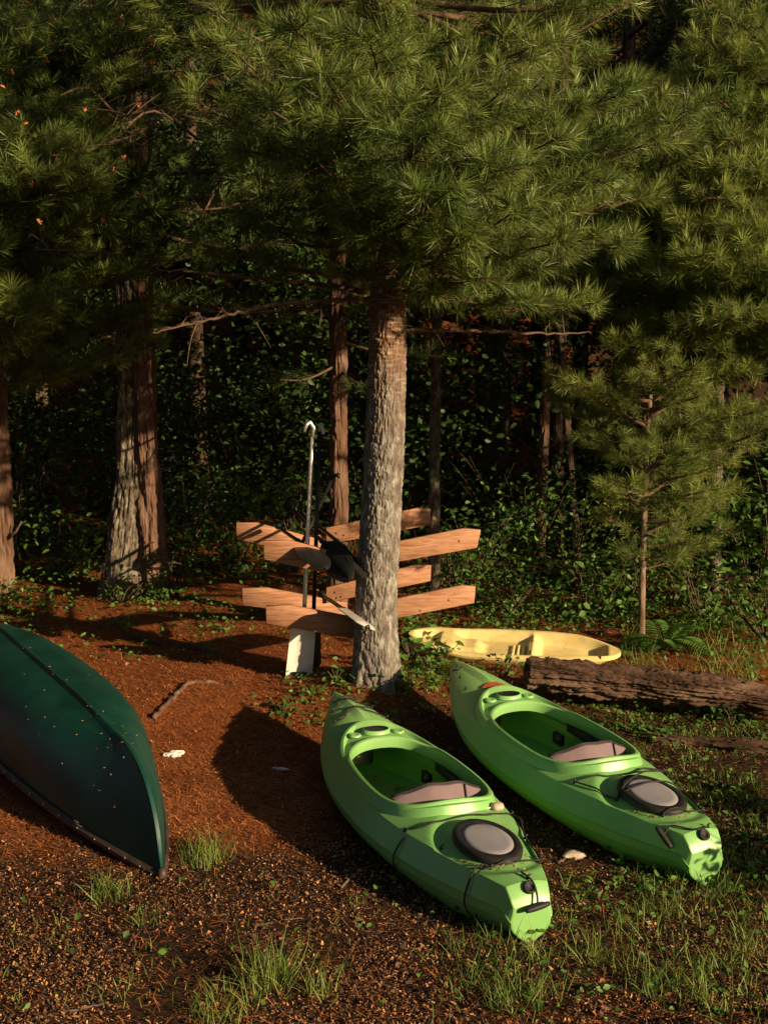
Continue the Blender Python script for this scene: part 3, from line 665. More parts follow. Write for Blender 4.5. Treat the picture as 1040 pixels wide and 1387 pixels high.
# bare twigs hanging in the gloom behind
for k, pts in enumerate([[(270, 190, 9.3), (205, 150, 9.2), (150, 195, 9.0), (135, 190, 9)], [(360, 160, 9.0), (290, 125, 8.9), (230, 140, 8.8), (160, 160, 8.8)], [(345, 265, 9.2), (310, 280, 9.1), (265, 285, 9.0), (250, 290, 9)], [(430, 250, 9), (470, 290, 8.9), (490, 275, 8.8)],
                         [(160, 160, 9.4), (120, 120, 9.3), (80, 130, 9.2)], [(215, 160, 8.9), (185, 182, 8.9), (140, 195, 8.8)], [(300, 240, 9), (275, 290, 9), (262, 300, 9)], [(155, 345, 9.0), (100, 340, 9.0), (45, 338, 9)]]):
    P = [at(*p) for p in pts]; W = [tube(curve(P, 14), np.linspace(.013, .006, 14), 5)]
    for j in range(4):
        s = curve(P, 14)[3+j*3]; W.append(tube(curve([s, s+rng.normal(0, .09, 3), s+rng.normal(0, .16, 3)], 5), np.linspace(.006, .002, 5), 4))
    V, F = join(*W); part('dead_limb', V, F, M['twig'], lp)
# ------------------------------------------------------------------ the wood around
def copy_tree(src, loc, rz, s=1.0, label=None, group=None):
    o = src.copy(); COL.objects.link(o); o.location = loc; o.rotation_euler = (0, 0, rz); o.scale = (s, s, s)
    if label: o['label'] = label
    if group: o['group'] = group
    for ch in src.children:
        c = ch.copy(); COL.objects.link(c); c.parent = o
    return o
def wood_pine(seed, H, z0, rad, nb):
    t = thing('forest_pine', 'tall dark pine standing in the shaded wood around the clearing', 'tree', (0, 0, 0), group='pines of the wood around the clearing')
    V, F = trunk_mesh([(0, 0, -.3), (0, 0, 1), (.05, 0, H*.5), (0, .05, H)], [.17, .15, .10, .03], 28, 80, .012, seed, freq=20, flare=.06)
    part('trunk', V, F, M['bark_dark'], t, smooth=True)
    W, tips, dirs = [], [], []
    for i in range(nb):
        f = (i+.5)/nb; z = z0+(H-z0)*f; a = i*2.4; r = rad*(1.08-f)*rng.uniform(.75, 1.2)
        wd_, tp, dr = bough((0, 0, z), (r*math.cos(a), r*math.sin(a), z+rng.uniform(-.3, .3)), .06, .6, .18, .45, seed=seed*100+i)
        W.append(wd_); tips.append(tp); dirs.append(dr)
    V, F = join(*W); part('branch_wood', V, F, M['twig'], t)['kind'] = 'stuff'
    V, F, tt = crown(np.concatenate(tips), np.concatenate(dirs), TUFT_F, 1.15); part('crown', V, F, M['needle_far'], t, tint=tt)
    return t
WP = [wood_pine(91, 11, 3.0, 2.6, 56), wood_pine(92, 13, 3.6, 2.9, 56)]
# beyond the trunks, then unseen pines added all round to cut sun and sky light
spots = []
for y0, xs in ((15.2, (-7.5, -5.0, -2.7, 1.3, 3.4, 6.0)), (17.6, (-8.5, -6.0, -3.6, -1.6, .4, 2.4, 4.6, 7.2)), (20.5, (-9, -5.8, -3, 0, 2.8, 5.6, 8.6)), (24, (-10, -6, -2, 2, 6, 10))):
    for x in xs: spots.append((x+rng.normal(0, .3), y0+rng.normal(0, .4)))
for x, y in ((8.4, 12.2), (10.6, 10.4), (12.8, 9.2), (9.6, 14.5), (14.6, 7.6), (13, 12.5), (17, 6.4), (7.6, 15), (16, 10.5), (19.5, 5.0), (12.5, -8.6), (16.5, -11.5), (9, -8.2), (9.6, 11.4), (12, 8.4), (14.8, 6.6), (7.4, 12.6), (4, -6), (0, -5.5), (-4.5, -4.5), (-6.5, -.5), (-7, 3.5), (-6.6, 7), (-9, 1.5), (-9.5, 5.5), (-8, -4), (-3, -8.5), (2, -9), (6, -10.5), (-7.2, 10.5), (-8.8, 13), (-6.3, 12.9)): spots.append((x, y))
used = [0, 0]
for i, (x, y) in enumerate(spots):
    k = i % 2; loc = (x, y, float(G(x, y))); rz = i*1.9; s = .9+.25*rng.random()
    if not used[k]:
        WP[k].location = loc; WP[k].rotation_euler = (0, 0, rz); WP[k].scale = (s, s, s); used[k] = 1
    else: copy_tree(WP[k], loc, rz, s, *(('tall dark pine added out of view to cut sun and sky light', 'added pines that cut the light') if y < 15 and abs(x) > 5.5 and i > 27 else (None, None)))
# leafy bushes of the understory
BG = 'leafy bushes of the dark understory'
def bush(label, px, py, D, h, rad, nl, size, m='leaf', group=None):
    b = at(px, py, D); b[2] = float(G(b[0], D))
    t = thing('bush', label, 'bush', b, group=group)
    W, P = [], []
    for i in range(9):
        a = rng.uniform(0, 2*math.pi); r = rad*math.sqrt(rng.random()); tip = b+[r*math.cos(a), r*math.sin(a)*.8, h*rng.uniform(.6, 1.0)]
        c = curve([b, (b+tip)/2+[0, 0, .1*h]+rng.normal(0, .06, 3), tip], 9); W.append(tube(c, np.linspace(.012, .003, 9), 4))
        k = nl//9; f = rng.uniform(.15, 1, k); P.append(c[(f*8).astype(int)]+rng.normal(0, .10+.09*h, (k, 3))*[1, 1, .8])
    V, F = join(*W); part('stem', V, F, M['bark_dark'], t)
    P = np.concatenate(P); P[:, 2] = np.maximum(P[:, 2], b[2]+.03)
    k = rng.random(len(P)) < .30+.7*fbm(P[:, 0]*4, P[:, 1]*4, P[:, 2]*4, 17); P = P[k]
    V, F, tt = leaves(P, size*rng.uniform(.75, 1.15), .35); part('foliage', V, F, M[m], t, tint=tt)
for a in (('bright leafy bush behind the left ends of the rack boards', 320, 770, 13.0, 1.25, .75, 1500, .075),
          ('leafy bush at the foot of the double trunk on its left side', 95, 790, 13.2, .8, .7, 800, .085),
          ('leafy bush left of the double trunk further back in the wood', 20, 770, 14.2, 1.6, .8, 900, .085),
          ('low bush right beside the double trunk', 255, 785, 13.4, .7, .5, 500, .07),
          ('leafy bush behind the upper rack arm and the thin speckled trunk', 640, 790, 12.4, 1.0, .6, 900, .075),
          ('round leaved bush under the right rack arms', 612, 800, 12.0, .75, .4, 420, .085),
          ('arching bush between the rack arms and the trunk cluster', 700, 790, 12.8, 1.15, .6, 900, .075),
          ('leafy bush in front of the trunk cluster', 770, 795, 12.9, 1.0, .6, 900, .07),
          ('tall leafy bush behind the fern clump', 930, 800, 12.0, 1.0, .6, 900, .085),
          ('dense leafy bush against the right picture edge', 1020, 810, 11.4, 1.5, .6, 1300, .09),
          ('small bush between the slim rear trunk and the big pine', 480, 790, 12.6, .9, .35, 350, .07),
          ('low bush close behind the yellow kayak', 690, 835, 11.0, .55, .45, 420, .07),
          ('spreading low bush between yellow kayak and young pine', 790, 835, 10.9, .6, .5, 480, .075),
          ('leafy bush behind the young pine stem', 850, 830, 11.2, .8, .45, 480, .07),
          ('weedy bush above the fern clump', 950, 850, 10.7, .6, .5, 520, .075),
          ('weedy bush at the far end of the log', 1035, 870, 10.0, .65, .4, 480, .08),
          ('small weedy bush in front of the left trunks', 240, 815, 12.0, .45, .4, 300, .06),
          ('weedy bush growing round the base of the double trunk', 165, 822, 11.7, .35, .4, 260, .06),
          ('bush behind the paddle shafts', 405, 775, 13.4, 1.2, .5, 500, .07)):
    bush(*a)
for px, py, D, h, r in ((150, 760, 15.5, 1.5, .9), (260, 760, 15, 1.2, .8), (390, 760, 15.6, 1.6, .9), (520, 760, 15.2, 1.4, .9), (600, 760, 15.8, 2.0, .9), (680, 760, 14.6, 1.3, .8), (840, 770, 14.4, 1.6, .8), (930, 760, 15, 2.0, 1), (1030, 770, 14, 2.1, .9), (40, 760, 16, 2.2, 1), (220, 740, 17, 2.5, 1), (330, 740, 17.5, 2.6, 1.1)):
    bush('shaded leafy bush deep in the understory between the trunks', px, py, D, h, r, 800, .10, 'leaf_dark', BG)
# the mass of leaves further in
n = 80000; C = np.stack([rng.uniform(-8, 8, 640), 13.9+6*rng.random(640)**1.3, rng.uniform(.3, 5.6, 640)], -1)
P = C[rng.integers(0, 640, n)]+rng.normal(0, .30, (n, 3))*[1, .8, .6]
P[:, 2] = np.maximum(P[:, 2], 0)+G(P[:, 0], P[:, 1])
V, F, tt = leaves(P, .095, .3, (LEAF, LEAF_F))
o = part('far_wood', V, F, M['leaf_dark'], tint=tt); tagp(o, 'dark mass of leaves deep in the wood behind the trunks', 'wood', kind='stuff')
# an unseen low thicket added beyond the right edge to shade the ground there
for x, y, h, r in ((2.9, 5.2, .6, .45), (3.5, 4.6, .75, .5), (3.3, 5.9, .55, .4), (4.3, 4.2, .9, .6), (2.5, 3.7, .4, .35)):
    b = np.array([x, y, float(G(x, y))])
    leafy_plant('bush', 'low leafy bush added out of view right of the kayaks for shade', b, h, r, 14, 700, .08, 'added shade bushes right of the kayaks', 'leaf', 'bush')
# ------------------------------------------------------------------ green kayaks
def k_wm(y):
    u = np.clip((y+.1)/1.55, 0, 1); v = np.clip((-.1-y)/1.35, 0, 1)
    return np.where(y > -.1, .012+.403*(1-u**2.15), .415-(.415-.088)*v**2.1)
def k_edge(y):
    m = k_wm(y); ins = .050*sst(1.45, .7, y)*sst(-1.5, -.9, y)+.012
    return np.maximum(m-ins, .006)
def k_zd(y): return .285+.105*sst(.2, 1.45, y)**1.3+.015*sst(-.4, -1.3, y)
def k_keel(y): return .22*np.clip((y-.75)/.70, 0, 1)**2.4+.03*np.clip((-.95-y)/.5, 0, 1)**2
HC, HL, HW = -.966, .222, .152
CY, CA, CB = -.025, .53, .302
def k_deck(x, y):
    x, y = np.asarray(x, float), np.asarray(y, float)
    wd = k_edge(y); cam_ = .052*sst(1.45, .8, y)*sst(-1.45, -.9, y)+.012
    z = k_zd(y)+cam_*(1-np.clip(np.abs(x)/wd, 0, 1)**2.0)
    z = z + .016*np.clip(1-np.abs(x)/.05, 0, 1)*sst(.75, .95, y)*sst(1.45, 1.2, y)          # ridge of the fore deck
    q = (x/(HW+.085))**2+((y-HC-.01)/(HL+.10))**2
    z = z - .026*sst(1.25, .72, q)                                                            # well round the hatch
    return z
def loop(t, a, b, ex=3.3, yo=0.0, front=None):
    c, s = np.cos(t), np.sin(t)
    x = b*np.sign(c)*np.abs(c)**(2/ex); y = a*np.sign(s)*np.abs(s)**(2/ex)
    if front: y = np.where(y > 0, y*front/a, y)
    x = x*(1-.07*np.clip(y/a, -1, 1.4)*(y > 0))
    return x, y+CY+yo
def make_kayak(name, label, x, y, yaw, pit, rol, z):
    rot = (Matrix.Rotation(yaw, 3, 'Z') @ Matrix.Rotation(pit, 3, 'X') @ Matrix.Rotation(rol, 3, 'Y')).to_euler()
    t = thing(name, label, 'kayak', (x, y, z), rot)
    ys = np.concatenate([np.linspace(1.45, .9, 34), np.linspace(.885, -1.34, 130), [-1.365, -1.385]])
    nd, rows = 17, []
    for yy in ys:
        wd, wm, zd, zk = float(k_edge(yy)), float(k_wm(yy)), float(k_zd(yy)), float(k_keel(yy))
        xs = np.linspace(0, wd, nd); pts = [(a, float(k_deck(a, yy))) for a in xs]
        ch = .62*sst(1.45, .6, yy)*sst(-1.6, -1.0, yy)+.12
        zs = zk+(zd-zk)*.64
        pts += [(wd+.004, zd-.007), (wd+(wm-wd)*.5, (zd+zs)*.5), (wm, zs+.005), (wm+.004, zs), (wm-.002, zs-.007)]
        cw = wm*float(ch)+.003; zc = zk+.035*float(sst(1.45, .9, yy))
        for f in (.25, .5, .78): pts.append((wm-(wm-cw)*f**1.9, zs-.007-(zs-.007-zc)*f**.9))
        pts += [(cw, zc), (cw*.5, zk+.010), (0, zk)]
        rows.append(pts)
    # the blunt stern: a slanted cap and a near vertical face
    base = rows[-1]
    def shrink(pts, dy, top, sx, bot):
        zt = max(p[1] for p in pts); zb = min(p[1] for p in pts)
        return [(p[0]*sx, zb+bot+(p[1]-zb)*(top-zb-bot)/(zt-zb)) for p in pts]
    zt = max(p[1] for p in base)
    ext = [(-1.392, shrink(base, 0, zt-.006, .985, .0)), (-1.424, shrink(base, 0, zt-.044, .93, .002)), (-1.430, shrink(base, 0, zt-.055, .91, .004)), (-1.442, shrink(base, 0, zt-.078, .86, .012)), (-1.4445, shrink(base, 0, zt-.084, .80, .018))]
    Yall = list(ys)+[e[0] for e in ext]; rows += [e[1] for e in ext]
    m = len(rows[0]); full = []
    for yy, r_ in zip(Yall, rows):
        L_ = [(a, yy, b) for a, b in r_]; Rr = [(-a, yy, b) for a, b in r_[1:-1]][::-1]
        full.append(L_+Rr)
    V = np.array(full); nr, k = V.shape[:2]; V = V.reshape(-1, 3); F = grid_faces(nr, k, True)
    cen = V[F].mean(1); zc = k_deck(cen[:, 0], cen[:, 1])
    lx = np.abs(cen[:, 0])/(CB+.012); ly = np.abs(cen[:, 1]-CY)/(CA+.012)
    hole = (lx**3.3+ly**3.3 < 1) & (cen[:, 2] > zc-.03)
    Fl = [list(f) for f in F[~hole][:, ::-1]]+[[(nr-1)*k+j for j in range(k)][::-1]]
    hull = part('hull', V, Fl, M['kayak'], t, False, smooth=True, sharp=13)
    sm = hull.modifiers.new('thickness', 'SOLIDIFY'); sm.thickness = .006; sm.offset = -1
    # coaming with the console in front of the opening
    tt = np.linspace(0, 2*math.pi, 120, endpoint=False)
    A = lambda d: loop(tt, CA+d, CB+d)
    Bx = lambda d: loop(tt, CA+.075+d, CB+.046+d, 2.7, 0, CA+.25+d)
    rings = []
    def ring(xy, dz, zfix=None):
        z_ = k_deck(xy[0]*.97, xy[1]) if zfix is None else zfix
        rings.append(np.stack([xy[0], xy[1], z_+dz], -1))
    ring(Bx(.010), -.012); ring(Bx(-.002), .018); ring(Bx(-.014), .036); ring(Bx(-.030), .036)
    bm, am = Bx(-.045), A(.05)
    ring((bm[0]*.9+am[0]*.1, bm[1]*.9+am[1]*.1), .012); ring((bm[0]*.4+am[0]*.6, bm[1]*.4+am[1]*.6), .010)
    fr = 1-.62*sst(.28, .46, A(0)[1]-CY)
    ring(A(.034), .012+.004*fr); ring(A(.028), .012+.024*fr); ring(A(.018), .012+.035*fr); ring(A(.004), .012+.034*fr); ring(A(-.004), .008+.028*fr); ring(A(-.006), .0); ring(A(.004), -.045)
    V = np.concatenate(rings); F = grid_faces(len(rings), 120, True)
    co = part('coaming', V, F, M['kayak'], t, False, smooth=True, sharp=40)
    zc_ = float(k_deck(0, .60))
    # cup holder: ring and dark cup, and two moulded grips
    a = np.linspace(0, 2*math.pi, 36, endpoint=False); cy = CY+CA+.112
    prof = [(1.16, .010), (1.10, .033), (1.0, .034), (.95, .012), (.90, -.03), (.0, -.035)]
    V = np.concatenate([np.stack([.078*s*np.cos(a), cy+.054*s*np.sin(a), np.full(36, zc_+h)], -1) for s, h in prof[:3]])
    part('cup_holder_rim', V, grid_faces(3, 36, True), M['kayak'], co, False, smooth=True)
    V = np.concatenate([np.stack([.078*s*np.cos(a), cy+.054*s*np.sin(a), np.full(36, zc_+h)], -1) for s, h in ((1.0, .034), (.93, .031), (.80, .028), (.45, .027), (.02, .0265))])
    part('cup_holder', V, grid_faces(5, 36, True), M['black_plastic'], co, False, smooth=True)
    for s in (-1, 1):
        V = np.concatenate([np.stack([s*.140+.040*q*np.cos(a), cy-.012+.036*q*np.sin(a)-s*0, np.full(36, zc_-.002)+h], -1) for q, h in ((1, .006), (.92, .016), (.7, .018), (.3, .013), (.02, .012))])
        part('moulded_grip', V, grid_faces(5, 36, True), M['kayak'], co, False, smooth=True)
    # seat: base pan, fabric backrest with piping
    V, F = box((0, -.20, .075), (.40, .38, .05)); V[:, 2] += np.where(V[:, 1] < -.3, .05, 0)
    part('seat', V, F, M['black_rubber'], t, False)
    u = np.linspace(-1, 1, 26); vv = np.linspace(0, 1, 9); rows = []
    for q in vv:
        topz = .412-.075*np.abs(u)**2.2
        rows.append(np.stack([u*.255, -.425+.05*u**2*1.1+.05*q-.02*np.sin(q*3), .20+(topz-.20)*q+.004*np.sin(u*9+q*4)], -1))
    front = np.array(rows); back = front.copy(); back[..., 1] -= .030; 
    ringv = np.concatenate([front, back[::-1]], 0).reshape(-1, 3)
    F = grid_faces(18, 26); F = np.concatenate([F, np.array([[17*26+j, 17*26+j+1, j+1, j] for j in range(25)])])
    br = part('backrest', ringv, F, M['mauve'], t, False, smooth=True, sharp=50)
    top = (front[-1]+back[-1])/2+[0, .012, .003]
    V, F = tube(top, .008, 6); part('piping', V, F, M['black_rubber'], br, False, smooth=True)
    low = back[5]+[0, -.004, 0]
    for s in (-.95, .55):
        i = int((s+1)/2*25); V, F = tube(curve([back[8][i]+[0, -.006, .004], back[6][i]+[0, -.008, 0], back[3][i]+[0, -.008, 0]], 6), .005, 5); part('strap', V, F, M['black_rubber'], br, False)
    for s in (-1, 1):
        V, F = box((s*.285, .13, .235), (.022, .40, .055)); part('thigh_pad', V, F, M['black_rubber'], t, False)
        V, F = tube([(s*.10, .45, .022), (s*.10, .1, .020), (s*.10, -.45, .022)], .013, 6); part('floor_ridge', V, F, M['kayak'], t, False, smooth=True)
        V, F = box((s*.235, .36, .15), (.03, .10, .07)); part('foot_brace', V, F, M['black_plastic'], t, False)
    V, F = tube([(0, .85, .11), (0, .86, .22)], .07, 12); part('foam_block', V, F, M['mauve'], t, False)
    # hatch
    zh = float(k_deck(0, HC))-.004; a = np.linspace(0, 2*math.pi, 64, endpoint=False); sl = float(k_deck(0, HC+.1)-k_deck(0, HC-.1))/.2+.02
    def ov(s, h): 
        yy = HL*s*np.sin(a); return np.stack([HW*s*np.cos(a), HC+yy, np.full(64, zh+h)+sl*yy], -1)
    V = np.concatenate([ov(1.02, -.014), ov(1.03, .008), ov(1.0, .018), ov(.93, .023), ov(.80, .022), ov(.765, .018), ov(.755, .008)])
    hr = part('hatch_rim', V, grid_faces(7, 64, True), M['black_rubber'], t, False, smooth=True, sharp=45)
    V = np.concatenate([ov(.775, .012), ov(.765, .0195), ov(.6, .022), ov(.3, .0235), ov(.01, .024)])
    part('hatch_lid', V, grid_faces(5, 64, True), M['hatch'], hr, False, smooth=True)
    # drain plug on the stern cap
    a = np.linspace(0, 2*math.pi, 20, endpoint=False); c0 = np.array([.0, -1.414, zt-.018]); nrm = np.array([0, -.75, .66]); e1 = np.array([1., 0, 0]); e2 = np.cross(nrm, e1)
    V = np.concatenate([c0+nrm*h+r_*(np.cos(a)[:, None]*e1+np.sin(a)[:, None]*e2) for r_, h in ((.030, .000), (.029, .008), (.020, .009), (.017, .002), (.001, .002))])
    part('drain_plug', V, grid_faces(5, 20, True), M['black_rubber'], t, False, smooth=True)
    Mi = np.array(WM[t.name].inverted())
    def onk(px, py, dz=.006):                        # a point of the deck
        o_ = Mi[:3, :3] @ np.array([0, 0, CAMH])+Mi[:3, 3]; d_ = Mi[:3, :3] @ ray(px, py); s = 5.0
        zz = .34
        for _ in range(30):
            s = (zz-o_[2])/d_[2]; p = o_+d_*s; zz = .5*zz+.5*float(k_deck(p[0], p[1]))
        p = o_+d_*s; p[2] = float(k_deck(p[0], p[1]))+dz; return p
    def fitting(p):
        V, F = join(tube([p-[0, 0, .006], p+[0, 0, .006], p+[.006, .0, .014], p+[.016, 0, .012]], [.009, .006, .005, .003], 6)); part('deck_hook', V, F, M['black_plastic'], t, False)
    def cord(pts, r_=.0050, n=None):
        c = curve(pts, n or 14*len(pts))
        on = (np.abs(c[:, 0]) < k_edge(c[:, 1])) & (c[:, 1] > -1.38) & (c[:, 1] < 1.43)
        q = (c[:, 0]/(HW+.01))**2+((c[:, 1]-HC)/(HL+.01))**2
        c[:, 2] = np.where(on, np.maximum(c[:, 2], k_deck(c[:, 0], c[:, 1])+.011+.026*sst(1.1, .85, q)), c[:, 2]); V, F = tube(c, r_, 5); part('deck_cord', V, F, M['cord'], t, False, smooth=True)
    return t, onk, fitting, cord, zt
K1, on1, fit1, cord1, zt1 = make_kayak('green_kayak', 'green kayak in front of the big pine with a tan plug behind its cockpit', .157, 6.41, .356, .017, .019, -.018)
K2, on2, fit2, cord2, zt2 = make_kayak('green_kayak', 'green kayak beside the log with cords crossing its hatch and a red mark', 1.045, 6.973, .398, .044, .008, .030)
# cords and fittings of the first kayak
def yfit(s, y): return np.array([s*(float(k_edge(y))-.03), y, float(k_deck(s*(float(k_edge(y))-.03), y))+.010])
for fit, yy in ((fit1, (1.22, 1.06, .90)), (fit2, (1.26, 1.08, .90))):
    for s in (-1, 1):
        for y in yy: fit(yfit(s, y))
for s in (-1, 1):
    cord1([yfit(s, 1.22), yfit(-s, 1.06)]); cord1([yfit(s, 1.06), yfit(-s, .90)])
cord1([yfit(-1, 1.22), yfit(1, 1.22)]); cord1([yfit(-1, .90)+[0, 0, 0], yfit(-1, .90)+[.05, -.01, .004], yfit(-1, .90)+[.09, .03, .0]])
cord1([np.array([-.005, 1.435, .40]), np.array([.02, 1.45, .425]), np.array([.01, 1.47, .40]), np.array([-.02, 1.465, .36])])
L1 = on1(548, 1126); R1 = on1(692, 1105); R2 = on1(711, 1136); R3 = on1(731, 1165); H1 = on1(664, 1177); F1 = on1(597, 1150)
for p in (L1, R1, R2, R3, H1, F1): fit1(p)
cord1([L1, on1(575, 1122, .010), on1(628, 1108, .012), on1(665, 1106, .010), R1])
cord1([R1, on1(705, 1112, .01), on1(707, 1125, .01), R2, on1(722, 1152, .01), R3, on1(720, 1168, .008), on1(700, 1170, .012), H1])
def hang(p, dx, dy, zend):                            # cord falling over the port edge and down the hull
    e = -(float(k_edge(p[1]))); wm_ = -(float(k_wm(p[1]))+.008)
    return [p, np.array([e*.97, p[1]+dy*.3, k_zd(p[1])+.012]), np.array([wm_, p[1]+dy*.7, .19]), np.array([wm_+.01, p[1]+dy, .12]), np.array([wm_+.07, p[1]+dy*1.1, zend])]
cord1(hang(L1, 0, -.06, .04)); cord1(hang(on1(655, 1178), 0, -.03, .05))
cord1([H1, H1+[-.03, .02, .012], H1+[-.055, -.01, .004], H1+[-.02, -.02, .010], H1])
# stern toggle of the first kayak
def toggle(t, cordf, p, d, loops):
    d = np.array(d)/np.linalg.norm(d); u = np.linspace(-1, 1, 11); P = p+u[:, None]*d*.062
    V, F = tube(P, .015*(1-.35*np.abs(u)**3), 8); part('toggle_handle', V, F, M['black_rubber'], t, False, smooth=True)
    cordf(loops)
p = np.array([.012, -1.475, zt1-.085]); toggle(K1, cord1, p, (1, .1, .12), [on1(715, 1190), np.array([.0, -1.33, zt1+.02]), np.array([.02, -1.40, zt1+.004]), np.array([.022, -1.445, zt1-.04]), p])
fit1(on1(715, 1190))
p = np.array([-.165, -1.31, zt2-.050]); toggle(K2, cord2, p, (.25, -.55, -.55), [on2(958, 1121), on2(943, 1127, .014), np.array([-.11, -1.31, zt2-.005]), np.array([-.15, -1.30, zt2-.03]), p])
fit2(on2(958, 1121))
# tan plug on a short pin behind the first cockpit
p = on1(673, 1098, .022); u = np.linspace(-1, 1, 12); V, F = tube(p+u[:, None]*np.array([.036, 0, 0]), .030*np.sqrt(np.clip(1-np.abs(u)**3.2, .02, 1)), 14); V[:, 2] = p[2]+(V[:, 2]-p[2])*.75
tp = part('tan_plug', V, F, M['tan'], K1, False, smooth=True); V, F = tube([p+[-.03, 0, 0], p+[-.075, .004, -.004]], .005, 6); part('pin', V, F, M['rivet'], tp, False)
# cords of the second kayak
A1 = on2(777, 1061); A2 = on2(897, 1046); A3 = on2(834, 1085); A4 = on2(925, 1073); A5 = on2(950, 1099); A6 = on2(897, 1106)
for p in (A1, A2, A3, A4, A5, A6): fit2(p)
cord2([A1, on2(840, 1052, .012), A2]); cord2([A1, A3]); cord2([A3, on2(846, 1072, .044), on2(870, 1056, .044), A2])
cord2([A3, on2(856, 1076, .040), on2(900, 1068, .040), A4]); cord2([A4, A5]); cord2([A5, on2(925, 1102, .01), A6])
w0 = on2(612, 905); cord2([on2(625, 905), on2(620, 910, .012), np.array([-.10, 1.28, .30]), np.array([-.075, 1.30, .24])])
a = np.linspace(0, 2*math.pi, 24, endpoint=False); c0 = np.array([-.01, .800, 0])
V = np.array([[c0[0]+.085*math.cos(q), c0[1]+.045*math.sin(q)*(1 if math.sin(q) > 0 else .2), 0] for q in a]); V[:, 2] = k_deck(V[:, 0], V[:, 1])+.012
part('red_mark', V, [list(range(24))], M['red'], K2, False)

# bits fallen on the decks
for K, sd2 in ((K1, 3), (K2, 4)):
    r_ = np.random.default_rng(sd2); n = 420; y = r_.uniform(-1.3, 1.35, n); x = r_.uniform(-1, 1, n)*k_edge(y)*.97
    q = 90; a = r_.uniform(3.3, 6.6, q); x[:q] = (HW+.012)*np.cos(a)*r_.uniform(1, 1.12, q); y[:q] = HC+(HL+.012)*np.sin(a)*r_.uniform(1, 1.12, q)   # gathered under the hatch rim
    ok = ((np.abs(x)/(CB+.07))**2.8+(np.abs(y-CY)/(CA+.27))**2.8 > 1) & ((x/(HW+.008))**2+((y-HC)/(HL+.008))**2 > 1); ok[q:] &= r_.random(n-q) < .45; x, y = x[ok], y[ok]; n = len(x)
    P = np.stack([x, y, k_deck(x, y)+.004], -1); m_ = np.array(WM[K.name]); P = P @ m_[:3, :3].T+m_[:3, 3]
    a = r_.uniform(0, 6.28, n); d = np.stack([np.cos(a), np.sin(a), 0*a], -1); s = r_.lognormal(0, .3, n)
    B = basis(d, np.tile([0, 0, 1.], (n, 1)))*np.stack([.0042*s, .0095*s, .008*s], -1)[:, None, :]
    V, F, tt = inst(np.array([[-.5, -.4, 0], [.5, -.5, .1], [.4, .5, 0], [-.3, .5, .25]]), np.array([[0, 1, 2], [0, 2, 3]]), B, P, r_.random(n))
    o = part('bud_scale_litter', V, F, M['chaff'], tint=tt); tagp(o, 'tan bud scales fallen on the deck of the kayak '+('with the tan plug' if K is K1 else 'beside the log'), 'litter', kind='stuff')

# ------------------------------------------------------------------ overturned canoe
ax = np.array([-.50, .866, 0]); ax /= np.linalg.norm(ax); sd_ = np.array([ax[1], -ax[0], 0])
tip = gp(219, 1187)
t = thing('canoe', 'dark green canoe lying upside down with brown gunwales', 'canoe', tip)
CL = 4.9
def c_beam(s):
    u = np.clip(np.minimum(s, CL-s)/(CL/2), 0, 1); return .46*(1-(1-u)**2.1)**.92+.004
def c_gun(s):
    u = np.abs(s-CL/2)/(CL/2); return .02+.15*(1-u**2.2)
def c_top(s):
    e = np.minimum(s, CL-s); u = np.clip(e/.62, 0, 1); return .03+.53*np.sqrt(np.clip(1-(1-u)**2.3, 0, 1))+.035*sst(.5, 1.6, e)
ss = np.concatenate([np.linspace(0, .7, 40)**1.0, np.linspace(.73, CL-.7, 80), np.linspace(CL-.68, CL, 24)])
rows = []
for s in ss:
    b, zg, zt = float(c_beam(s)), float(c_gun(s)), float(c_top(s)); full_ = float(sst(.1, 1.5, min(s, CL-s)))
    ex = 1.25+1.35*full_; q = np.linspace(0, math.pi/2, 19); r_ = []
    for a in q:
        xx = b*math.cos(a)**(2/ex)*(1+.05*full_*math.sin(2*a)); zz = zg+(zt-zg)*math.sin(a)**(2/ex)
        r_.append((xx, zz))
    r_[-1] = (0, zt+.016); r_[-2] = (.010, zt+.013); r_[-3] = (min(r_[-3][0], .022), zt-.001)
    row = r_+[(-a_, z_) for a_, z_ in r_[:-1][::-1]]
    rows.append([tip+ax*s+sd_*a_+np.array([0, 0, z_-.01]) for a_, z_ in row])
rows = np.array(rows)
V = rows.reshape(-1, 3); hull = part('hull', V, grid_faces(len(ss), rows.shape[1])[:, ::-1], M['canoe'], t, smooth=True, sharp=40)
hull.modifiers.new('thickness', 'SOLIDIFY').thickness = .008
for e in (0, -1):
    P = rows[:, e]+np.array([0, 0, -.004]); T_, N_, B_ = frames(P)
    prof = np.array([(-.020, -.016), (.022, -.016), (.026, .010), (.008, .024), (-.016, .020)])
    out = sd_*(1 if e == 0 else -1)
    V = np.array([[p+out*a+np.array([0, 0, b]) for a, b in prof] for p in P]).reshape(-1, 3)
    gw = part('gunwale', V, grid_faces(len(P), 5, True), M['gunwale'], t, smooth=True, sharp=30)
    for s in np.concatenate([[.10, .22, .34, .46], np.arange(.62, 3.2, .19)]):
        i = int(np.argmin(np.abs(ss-s))); p = P[i]+out*.024+np.array([0, 0, .010])
        a = np.linspace(0, 2*math.pi, 8, endpoint=False); nn = out*.8+np.array([0, 0, .6]); e2 = np.cross(nn, ax); e2 /= np.linalg.norm(e2)
        V = np.concatenate([p+r_*(np.cos(a)[:, None]*ax+np.sin(a)[:, None]*e2)+nn*h for r_, h in ((.0055, 0), (.004, .003), (.0005, .004))])
        part('rivet', V, grid_faces(3, 8, True), M['rivet'], gw)
